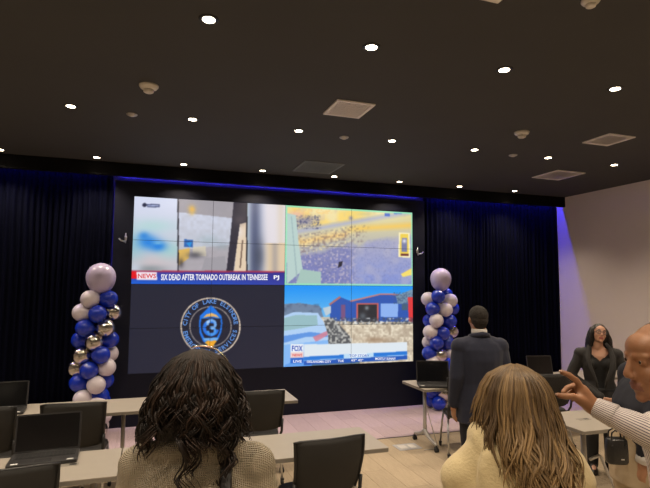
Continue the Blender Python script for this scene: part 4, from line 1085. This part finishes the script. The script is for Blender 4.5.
# her shoulder bag
SB = thing('shoulder_bag', 'black leather shoulder bag hanging on the curly haired person', 'bag', (c.x, c.y, 0), math.radians(-17))
pts = [(0.20, -0.16, 0.88), (0.165, -0.165, 1.05), (0.125, -0.160, 1.22), (0.105, -0.148, 1.33), (0.098, -0.110, 1.425), (0.098, -0.055, 1.468), (0.098, 0.0, 1.472), (0.105, 0.07, 1.44), (0.125, 0.130, 1.34), (0.165, 0.150, 1.15), (0.22, 0.12, 0.90)]
MB().tube(pts, 0.016, 8, flat=0.22, upv=(0, -1, 0.2)).build('strap', M['leather'], SB, smooth=True)
mb = MB(); mb.tube([(0.080, -0.162, 1.372), (0.122, -0.162, 1.372), (0.122, -0.166, 1.352), (0.080, -0.166, 1.352), (0.080, -0.162, 1.372)], 0.003, 6); mb.build('buckle', M['silver'], SB, smooth=True)
mb = MB(); mb.loft([ring_ell((0.285, -0.02), 0.055, 0.16, z, 20, 4) if 0 else [(x + 0.29, y, z) for x, y, _ in ring_ell((0, 0), 0.045 * k, 0.16 * k, z, 20, 4)] for z, k in ((0.60, 0.92), (0.64, 1.0), (0.80, 1.0), (0.86, 0.9))]); mb.build('pouch', M['leather'], SB, smooth=True)

# --- woman with long blonde hair and cream hoodie, seen from behind
c = at(514, 395, 1.60)
P2 = thing('person', 'person with long straight blonde hair and cream hooded sweatshirt seen from behind', 'person', (c.x, c.y, 0), math.radians(-20))
f2 = Fig(1.695, True); f2.headrot = Euler((0.08, 0, math.radians(10)))
f2.body(P2, M['skin_light'], M['lip'], 0.006)
mb = MB(); f2.torso(mb, 0.044, flare=0.02); f2.sh = [v + Vector((-0.008 * (1 if v.x > 0 else -1), 0, -0.018)) for v in f2.sh]; f2.arms(mb, 0.016, 0.0)
for q in (-1, 1): mb.cap(f2.neck + Vector((q * 0.10, -0.03, 0.0)), f2.sh[0 if q < 0 else 1] + Vector((q * 0.01, -0.01, 0.0)), 0.060, 0.066)
pts = []; rr = []          # hood rolled round the neck
for j in range(25):
    q = 2 * PI * j / 24; bk = max(0, -math.sin(q))
    pts.append(f2.neck + Vector((0.108 * math.cos(q), 0.078 * math.sin(q) - 0.022, 0.012 + 0.026 * abs(math.cos(q)) - 0.02 * bk))); rr.append(0.046)
mb.tube(pts, rr, 12)
rings = []
for z, w_, d_ in ((0.02, 0.115, 0.03), (-0.03, 0.135, 0.05), (-0.09, 0.130, 0.058), (-0.14, 0.105, 0.050), (-0.185, 0.06, 0.03)):
    rings.append(ring_ell((f2.neck.x - 0.012, f2.neck.y - 0.105), w_, d_, f2.neck.z + z, 20, 2.2))
mb.loft(rings)
remeshed(mb, 'hoodie', M['hoodie'], P2, 0.008, 9, None, wrinkle(0.008, 11, 3.0, (1, 1, 1.3)))
mb = MB(); f2.legs(mb, 0.014, 0.02); mb.loft([ring_ell((0, 0), 0.18, 0.135, f2.pel.z - 0.11), ring_ell((0, 0), 0.175, 0.13, f2.pel.z + 0.05)])
remeshed(mb, 'trousers', M['denim'], P2, 0.011, 3, None, wrinkle(0.004))
f2.shoes(P2, M['shoe'])
def base2(mb):
    h = f2.head
    mb.ell(h + Vector((0, -0.018, 0.020)), (0.080, 0.100, 0.084)); mb.ell(h + Vector((0, -0.045, -0.06)), (0.092, 0.078, 0.11)); mb.ell(h + Vector((0.01, -0.085, -0.15)), (0.085, 0.062, 0.12))
rnd = random.Random(5); st = []
prof2 = [(0.0, 0.010), (0.012, 0.044), (0.035, 0.078), (0.07, 0.100), (0.12, 0.114), (0.18, 0.124), (0.25, 0.140), (0.34, 0.146), (0.5, 0.146)]
for i in range(210):
    az = rnd.uniform(-130, 130); q = math.radians(az); n = 30
    L0 = interp([(-130, 0.19), (-70, 0.22), (-35, 0.31), (0, 0.41), (40, 0.43), (75, 0.33), (130, 0.24)], az) + rnd.uniform(-0.05, 0.03)
    dep0 = rnd.uniform(0.88, 1.04); ph = rnd.uniform(0, 6.28); fr = rnd.uniform(30, 55) * rnd.choice((-1, 1)); amp = rnd.uniform(0.007, 0.018)
    z0 = f2.head.z + 0.117 * f2.hs + 0.007; drift = rnd.uniform(-0.2, 0.2); t0 = 0.55 * rnd.random() ** 2.0 - 0.05
    for m_ in range(5):
        L = L0 * rnd.uniform(0.86, 1.03); dq = math.radians(rnd.uniform(-6, 6)); dph = rnd.uniform(-.6, .6); dep = dep0 * rnd.uniform(0.97, 1.02); path = []; tl = []; t1 = t0 + rnd.uniform(-.06, .12)
        for j in range(n):
            s_ = L * j / (n - 1); R_ = interp(prof2, s_) * (dep if s_ > 0.03 else 1.0); e = max(0, s_ - 0.10)
            a_ = amp * min(1, max(0, (s_ - 0.07) / 0.18)); qq = (q + dq) * (1 - (0.45 if q > 0 else 0.20) * max(0, s_ - 0.17) / 0.2)
            x = math.sin(qq) * R_ + a_ * math.cos(ph + dph + fr * s_) + drift * e * 0.5 + 0.05 * max(0, s_ - 0.20)
            y = -math.cos(qq) * R_ * (1.06 + 0.40 * max(0, s_ - 0.12) / 0.2) - 0.010 + a_ * math.sin(ph + dph + fr * s_) * 0.7
            path.append((x, y, z0 - s_)); tl.append(max(0, min(1, t1 + 1.6 * max(0, s_ - 0.13))))
        st.append((path, rnd.uniform(0.0022, 0.0044), 5, tl))
hair_object(P2, base2, st, M['hair_blonde'])

# --- man in navy suit, back turned
c = at(479, 318, 4.6)
P3 = thing('person', 'person in navy suit with short dark hair standing in the aisle', 'person', (c.x, c.y, 0), math.radians(-12))
f3 = Fig(1.755); f3.sh = [v + Vector((0.012 if v.x < 0 else -0.012, 0, -0.022)) for v in f3.sh]; f3.el = [v * 1 + Vector((0.02 if v.x < 0 else -0.02, 0, 0)) for v in f3.el]; f3.wr = [v + Vector((0.02 if v.x < 0 else -0.02, 0, 0)) for v in f3.wr]; f3.headrot = Euler((0.0, 0, math.radians(-6)))
f3.body(P3, M['skin_tan'], M['lip'], 0.007)
mb = MB(); f3.torso(mb, 0.030, flare=0.022); f3.arms(mb, 0.022, 0.03)
mb.loft([ring_ell((0, -0.005), 0.212, 0.158, 0.74), ring_ell((0, 0), 0.205, 0.152, 0.86), ring_ell((0, 0), 0.185, 0.140, 1.0)])
for q in (-1, 1): mb.ell(f3.sh[0 if q < 0 else 1] + Vector((-q * 0.015, 0, -0.005)), (0.070, 0.080, 0.062))
remeshed(mb, 'jacket', M['suit'], P3, 0.009, 5, None, wrinkle(0.006, 6, 2.0, (1.4, 1, 0.7)))
mb = MB(); f3.legs(mb, 0.020, -0.03); mb.loft([ring_ell((0, 0), 0.18, 0.135, 0.80), ring_ell((0, 0), 0.175, 0.13, 1.0)])
remeshed(mb, 'trousers', M['suit_dark'], P3, 0.011, 3, None, wrinkle(0.004))
MB().lathe([(0.066, -0.02), (0.070, 0.0), (0.069, 0.022), (0.064, 0.030), (0.060, 0.0)], 24, f3.neck + Vector((0, 0.0, 0.038))).build('shirt_collar', M['shirt_white'], P3, smooth=True)
mb = MB()
pts = []
for j in range(13):
    a = math.radians(-110 + 220 * j / 12 - 90); pts.append(f3.neck + Vector((0.082 * math.cos(a), 0.078 * math.sin(a), 0.026 - 0.03 * abs(j - 6) / 6)))
mb.tube(pts, 0.017, 8, flat=1.3); mb.build('jacket_collar', M['suit'], P3, smooth=True)
f3.shoes(P3, M['shoe'])
def hairshort(fig):
    def fn(mb):
        H = fig.H(); s = fig.hs; R = H.to_3x3()
        mb.ell(H @ Vector((0, -0.022 * s, 0.040 * s)), (0.083 * s, 0.100 * s, 0.086 * s), R, 22, 16); mb.ell(H @ Vector((0, -0.050 * s, -0.005 * s)), (0.076 * s, 0.066 * s, 0.062 * s), R, 20, 14)
        mb.ell(H @ Vector((0, -0.060 * s, -0.045 * s)), (0.058 * s, 0.040 * s, 0.040 * s), R, 20, 14)
    return fn
b = MB(); hairshort(f3)(b); remeshed(b, 'hair', M['hair_short'], P3, 0.006, 2, None, lambda p: 0.0025 * mnoise.noise(p * 90))

# --- woman with glasses and black blazer, facing the camera
c = at(598, 345, 5.45)
P4 = thing('person', 'person with glasses, long black hair and black blazer, hands clasped', 'person', (c.x, c.y, 0), math.radians(140))
f4 = Fig(1.545, True, lean=0.0)
f4.headrot = Euler((math.radians(13), math.radians(-9), math.radians(10)))
f4.head = f4.head + Vector((-0.012, -0.01, 0.0))
f4.sh = [Vector((q * 0.172, 0, 1.222)) for q in (-1, 1)]
f4.el = [Vector((q * 0.275, 0.02, 0.98)) for q in (-1, 1)]
f4.wr = [Vector((q * 0.055 - 0.06, 0.215, 0.80)) for q in (-1, 1)]
f4.hand = [(Vector((-q * 0.85, 0.25, -0.12)), Vector((0, -0.8, 0.5)) if q < 0 else Vector((0, -0.8, 0.5)), 1 if q < 0 else -1, 0.30) for q in (-1, 1)]
f4.body(P4, M['skin_light'], M['lip_red'], 0.0055)
mb = MB(); f4.torso(mb, 0.008); o = remeshed(mb, 'top', M['top_black'], P4, 0.009, 3)
bm = bmesh.new(); bm.from_mesh(o.data); bmesh.ops.delete(bm, geom=[fc for fc in bm.faces if fc.calc_center_median().z > 1.165 + 0.9 * abs(fc.calc_center_median().x)], context='FACES'); bm.to_mesh(o.data); bm.free()
mb = MB(); f4.torso(mb, 0.034, flare=0.03); f4.arms(mb, 0.023, 0.035)
o = remeshed(mb, 'blazer', M['blazer'], P4, 0.009, 5, None, wrinkle(0.006, 8, 5.0))
bm = bmesh.new(); bm.from_mesh(o.data)       # open front and V neck
kill = []
for fc in bm.faces:
    p = fc.calc_center_median()
    w_ = 0.030 + max(0, min(1, (p.z - 0.95) / 0.32)) * 0.050 if p.z > 0.90 else 0.03
    if p.z > 1.20: w_ = 0.085
    if p.y > 0.045 and abs(p.x) < w_ and p.z > 0.8 and not (p.z < 0.90 and p.y > 0.16): kill.append(fc)
    elif p.z > 1.305: kill.append(fc)
bmesh.ops.delete(bm, geom=kill, context='FACES'); bm.to_mesh(o.data); bm.free()
for q in (-1, 1):
    lap = [(q * 0.070, 0.02, 1.345), (q * 0.098, 0.085, 1.30), (q * 0.118, 0.150, 1.20), (q * 0.098, 0.188, 1.10), (q * 0.050, 0.185, 0.98), (q * 0.034, 0.175, 0.90)]
    MB().tube(lap, [0.014, 0.020, 0.026, 0.024, 0.014, 0.008], 8, flat=0.25, upv=(0, 1, 0)).build('lapel', M['blazer'], P4, smooth=True)
mb = MB(); f4.legs(mb, 0.014, 0.0); mb.loft([ring_ell((0, 0), 0.18, 0.135, f4.pel.z - 0.12), ring_ell((0, 0), 0.175, 0.13, f4.pel.z + 0.05)])
remeshed(mb, 'trousers', M['top_black'], P4, 0.011, 3)
f4.shoes(P4, M['shoe'])
H4 = f4.H()
def base4(mb):
    R = H4.to_3x3(); s = f4.hs
    mb.ell(H4 @ Vector((0, -0.030 * s, 0.040 * s)), (0.090 * s, 0.098 * s, 0.092 * s), R, 20, 14); mb.ell(H4 @ Vector((0, -0.055, -0.04)), (0.092, 0.06, 0.09), R)
    for q in (-1, 1): mb.ell(f4.head + Vector((q * 0.088, -0.045, -0.10)), (0.042, 0.045, 0.10)); mb.ell(H4 @ Vector((q * 0.074, -0.02, 0.0)), (0.022, 0.055, 0.07), R)
rnd = random.Random(3); st = []
for i in range(420):
    az = rnd.uniform(-118, 118); q = math.radians(az); L = rnd.uniform(0.27, 0.39); n = 20; ph = rnd.uniform(0, 6.28); fr = rnd.uniform(16, 30); path = []
    dep = rnd.uniform(0.85, 1.05); sh = rnd.uniform(-.02, .02)
    for j in range(n):
        s_ = L * j / (n - 1); R_ = interp([(0, .01), (.02, .055), (.05, .086), (.09, .106), (.16, .122), (.24, .138), (.4, .15)], s_) * dep
        a_ = 0.010 * min(1, max(0, (s_ - 0.06) / 0.12))
        p = Vector((math.sin(q) * R_ + a_ * math.cos(ph + fr * s_), -math.cos(q) * R_ - 0.022 + a_ * math.sin(ph + fr * s_), 0.122 - min(s_, 0.12)))
        p = H4 @ (p * f4.hs); p.z -= max(0, s_ - 0.12); path.append(p)
    st.append((path, rnd.uniform(0.006, 0.010), 6, rnd.random() ** 2))
hair_object(P4, base4, st, M['hair_black'])
gl = MB(); s = f4.hs
for q in (-1, 1):
    pts = [H4 @ Vector(((q * 0.034 + 0.025 * math.copysign(abs(math.cos(a)) ** .7, math.cos(a))) * s, (0.103 - 0.012 * abs(q * 0.034 + 0.025 * math.cos(a)) / 0.05) * s, (0.006 + 0.020 * math.sin(a)) * s)) for a in [2 * PI * j / 16 for j in range(17)]]
    gl.tube(pts, 0.0032, 6); gl.tube([H4 @ Vector((q * 0.060 * s, 0.090 * s, 0.010 * s)), H4 @ Vector((q * 0.080 * s, 0.0, 0.008 * s))], 0.0025, 6)
gl.tube([H4 @ Vector((-0.010 * s, 0.104 * s, 0.010 * s)), H4 @ Vector((0.010 * s, 0.104 * s, 0.010 * s))], 0.0025, 6)
M['specs'] = material('spectacle_frame', (0.16, 0.14, 0.14, 1), 0.25, 0.2, vary=0.1)
gl.build('glasses', M['specs'], P4, smooth=True)

# --- person in khaki trousers and dark jacket, mostly hidden behind the bald man
c = at(648, 345, 3.0)
P6 = thing('person', 'person in khaki trousers and dark jacket partly hidden behind the striped sleeve', 'person', (c.x, c.y, 0), math.radians(70))
f6 = Fig(1.73, False, lean=0.0, hipdy=0.075)
f6.el[1] = Vector((0.25, 0.02, 1.10)); f6.wr[1] = (Matrix.Translation((c.x, c.y, 0)) @ Matrix.Rotation(math.radians(70), 4, 'Z')).inverted() @ at(628, 418, 2.86); f6.hand[1] = (Vector((-0.5, 0.8, -0.25)), Vector((0, -0.3, -1)), 1, 0.9)
I6 = (Matrix.Translation((c.x, c.y, 0)) @ Matrix.Rotation(math.radians(70), 4, 'Z')).inverted()
f6.el[0] = I6 @ at(655, 418, 2.78); f6.wr[0] = I6 @ at(644, 462, 2.80); f6.hand[0] = (I6.to_3x3() @ (at(639, 482, 2.80) - at(644, 462, 2.80)), Vector((0.2, -1, 0)), -1, 0.35)
f6.head = f6.head + Vector((0, -0.06, 0)); f6.neck = f6.neck + Vector((0, -0.05, 0))
f6.body(P6, M['skin_tan'], M['lip'], 0.007)
mb = MB(); f6.torso(mb, 0.026, z0=0.99); f6.arms(mb, 0.018, 0.045); remeshed(mb, 'jacket', M['suit_dark'], P6, 0.010, 4, None, wrinkle(0.005, 8))
mb = MB(); f6.legs(mb, 0.026, -0.03); mb.loft([ring_ell((0, 0.075), 0.185, 0.145, 0.82), ring_ell((0, 0.075), 0.175, 0.140, 1.04), ring_ell((0, 0.065), 0.16, 0.125, 1.13)]); remeshed(mb, 'trousers', M['khaki'], P6, 0.011, 3, None, wrinkle(0.009, 12))
for i in (0, 1):
    d = (f6.el[i] - f6.wr[i]).normalized(); MB().tube([f6.wr[i] - d * 0.005, f6.wr[i] + d * 0.05], [0.044, 0.046], 16).build('shirt_cuff', M['shirt_white'], P6, smooth=True)
f6.shoes(P6, M['shoe'])
b = MB(); hairshort(f6)(b); remeshed(b, 'hair', M['hair_short'], P6, 0.007, 2)

# --- bald man in striped shirt, in profile, left hand raised
RZ5 = math.radians(74)
hc = at(661, 361, 1.55)
P5 = thing('person', 'bald person in striped shirt seen in profile raising a pinching hand', 'person', (hc.x, hc.y, 0), RZ5)
I5 = (Matrix.Translation((hc.x, hc.y, 0)) @ Matrix.Rotation(RZ5, 4, 'Z')).inverted()
def L5(px, py, d): return I5 @ at(px, py, d)
f5 = Fig(hc.z + 0.118 * 1.75 / 1.75, False, lean=-0.03)
f5.head = I5 @ hc; f5.hs = 1.02; f5.headrot = Euler((math.radians(-6), 0, 0))
f5.neck = Vector((0.0, -0.085, f5.head.z - 0.205))
for j_ in (f5.ankle, f5.knee, f5.hip):
    for v_ in j_: v_.y -= 0.26
f5.pel.y -= 0.27; f5.waist.y -= 0.27
f5.sh = [Vector((-0.205, -0.17, f5.neck.z - 0.07)), Vector((0.205, -0.15, f5.neck.z - 0.07))]
f5.chest = Vector((0, -0.235, f5.neck.z - 0.21))
f5.el[0] = L5(690, 452, 1.40); f5.wr[0] = L5(593, 406, 1.58)
f5.el[1] = f5.sh[1] + Vector((0.05, 0.0, -0.29)); f5.el[1].y -= 0.06; f5.wr[1] = f5.el[1] + Vector((0, -0.02, -0.25))
f5.hand[0] = (None, None, 1, 0)
def pinch(mb):
    d = 1.58
    W = L5(593, 406, d); 
    def cap(a, b, ra, rb): mb.cap(a, b, ra, rb, 12, 4)
    cap(L5(600, 409, d), L5(590, 404, d), 0.023, 0.025)
    # palm, thumb side to the camera
    cap(L5(590, 404, d + 0.0), L5(582, 391, d + 0.005), 0.027, 0.021); cap(L5(591, 405, d + 0.02), L5(584, 393, d + 0.03), 0.025, 0.020); cap(L5(592, 406, d + 0.04), L5(586, 396, d + 0.055), 0.022, 0.018)
    cap(L5(589, 405, d - 0.005), L5(579, 399, d - 0.012), 0.020, 0.016)
    def finger(pts, r):
        for i in range(len(pts) - 1): cap(L5(*pts[i]), L5(*pts[i + 1]), r * (1 - 0.08 * i), r * (1 - 0.08 * (i + 1)))
    finger([(582, 389, d), (576.5, 380.5, d), (568.5, 374.8, d - 0.004), (562, 372.2, d - 0.006)], 0.0112)          # index
    finger([(584, 392, d + 0.022), (576, 385, d + 0.024), (567, 388, d + 0.020), (563, 392.5, d + 0.012)], 0.0110)   # middle, curled
    finger([(585.5, 394, d + 0.042), (577, 389, d + 0.046), (569, 392, d + 0.038), (567, 397, d + 0.030)], 0.0105)   # ring
    finger([(587, 397, d + 0.058), (580, 393, d + 0.062), (574, 396, d + 0.054), (573, 400, d + 0.046)], 0.0092)     # little
    finger([(581, 399.5, d - 0.010), (573, 396.5, d - 0.016), (564, 396.2, d - 0.014), (558.5, 395.2, d - 0.010)], 0.0122)  # thumb
f5.extra = pinch
f5.body(P5, M['skin_bald'], M['lip'], 0.0048, True, False)
# nails
for (px, py, d) in ((560.4, 371.0, 1.566), (556.6, 394.4, 1.562)):
    MB().ell(L5(px, py, d), (0.0045, 0.0045, 0.0035)).build('nail', material('nail', (0.55, 0.34, 0.26, 1), 0.3, vary=0.03), P5, smooth=True)
mb = MB(); f5.torso(mb, 0.024)
k = f5.k
for i in (0, 1):
    a, e, w = f5.sh[i], f5.el[i], f5.wr[i]
    mb.ell(a, (0.088, 0.088, 0.08)); mb.cap(f5.neck + (a - f5.neck) * 0.4 + Vector((0, 0, -0.045)), a, 0.080, 0.078); mb.cap(a, e, 0.075, 0.060)
    w2 = w + (e - w).normalized() * 0.006; mb.cap(e, w + (e - w) * 0.25, 0.058, 0.034); mb.tube([w + (e - w) * 0.27, w2], [0.033, 0.029], 20)
o = remeshed(mb, 'shirt', M['shirt_stripe'], P5, 0.007, 3, None, wrinkle(0.005, 14))
n = len(o.data.vertices); co = np.empty(n * 3); o.data.vertices.foreach_get('co', co); co = co.reshape(-1, 3)
E0, W0 = np.array(f5.el[0]), np.array(f5.wr[0]); ax = (W0 - E0) / np.linalg.norm(W0 - E0)
al = (co - E0) @ ax; dist = np.linalg.norm((co - E0) - al[:, None] * ax, axis=1)
sl = (al > -0.02) & (dist < 0.09)
pa = np.cross(ax, [0, 0, 1.0]); pa /= np.linalg.norm(pa); pb = np.cross(ax, pa)
def around(c): return np.arctan2((c - E0) @ pa, (c - E0) @ pb) * 0.052 + 5
val = np.where(sl, around(co), co[:, 0] + 5)
att = o.data.attributes.new('stripe', 'FLOAT', 'POINT'); att.data.foreach_set('value', val.astype(np.float32))
# cuff
d = (f5.el[0] - f5.wr[0]).normalized()
mb = MB(); mb.tube([f5.wr[0] + d * 0.006, f5.wr[0] + d * 0.010, f5.wr[0] + d * 0.062, f5.wr[0] + d * 0.066], [0.0290, 0.0310, 0.0365, 0.035], 24)
o = mb.build('cuff', M['shirt_stripe'], P5, smooth=True)
co = np.array([v.co[:] for v in o.data.vertices]); att = o.data.attributes.new('stripe', 'FLOAT', 'POINT'); att.data.foreach_set('value', around(co).astype(np.float32))
mb = MB(); mb.lathe([(0.078, -0.03), (0.076, 0.0), (0.070, 0.030), (0.066, 0.032), (0.066, 0.0)], 24, f5.neck + Vector((0, 0.012, 0.035)), rot=Euler((math.radians(-14), 0, 0)).to_matrix()); mb.build('collar', M['shirt_white'], P5, smooth=True)
mb = MB(); mb.tube([f5.neck + Vector((0, 0.085, 0.02)), f5.neck + Vector((0, 0.080, -0.03)), f5.chest + Vector((0, 0.155, 0.0)), f5.waist + Vector((0, 0.140, 0.02))], [0.018, 0.022, 0.036, 0.045], 10, flat=0.22, upv=(0, 1, 0)); mb.build('tie', M['tie'], P5, smooth=True)
mb = MB(); f5.legs(mb, 0.022, -0.03); mb.loft([ring_ell((0, -0.26), 0.185, 0.14, 0.84), ring_ell((0, -0.27), 0.165, 0.125, 1.05)]); remeshed(mb, 'trousers', M['denim'], P5, 0.011, 3, None, wrinkle(0.005))
f5.shoes(P5, M['shoe'])

# --- black handbag carried by the person in khaki trousers
hp = at(617, 463, 2.80); hb = thing('handbag', 'small black leather handbag with metal fittings in front of khaki trousers', 'bag', hp, math.radians(-25))
mb = MB(); mb.loft([[(x, y, z) for x, y, _ in ring_ell((0, 0), 0.058 * k_, 0.036 * k_, z, 24, 3)] for z, k_ in ((0.0, 0.90), (0.012, 1.0), (0.07, 1.0), (0.125, 0.92), (0.135, 0.75))]); mb.build('pouch', M['leather'], hb, smooth=True)
for s in (-1, 1): MB().tube([(-0.035, s * 0.022, 0.12), (-0.030, s * 0.020, 0.165), (0, s * 0.015, 0.190), (0.030, s * 0.020, 0.165), (0.035, s * 0.022, 0.12)], 0.0045, 8).build('handle', M['leather'], hb, smooth=True)
for s in (-1, 1): MB().box((s * 0.035, -0.036, 0.10), (0.007, 0.005, 0.010)).build('buckle', M['lapbody'], hb)
MB().box((0.015, -0.037, 0.03), (0.016, 0.005, 0.005)).build('clasp', M['silver'], hb)
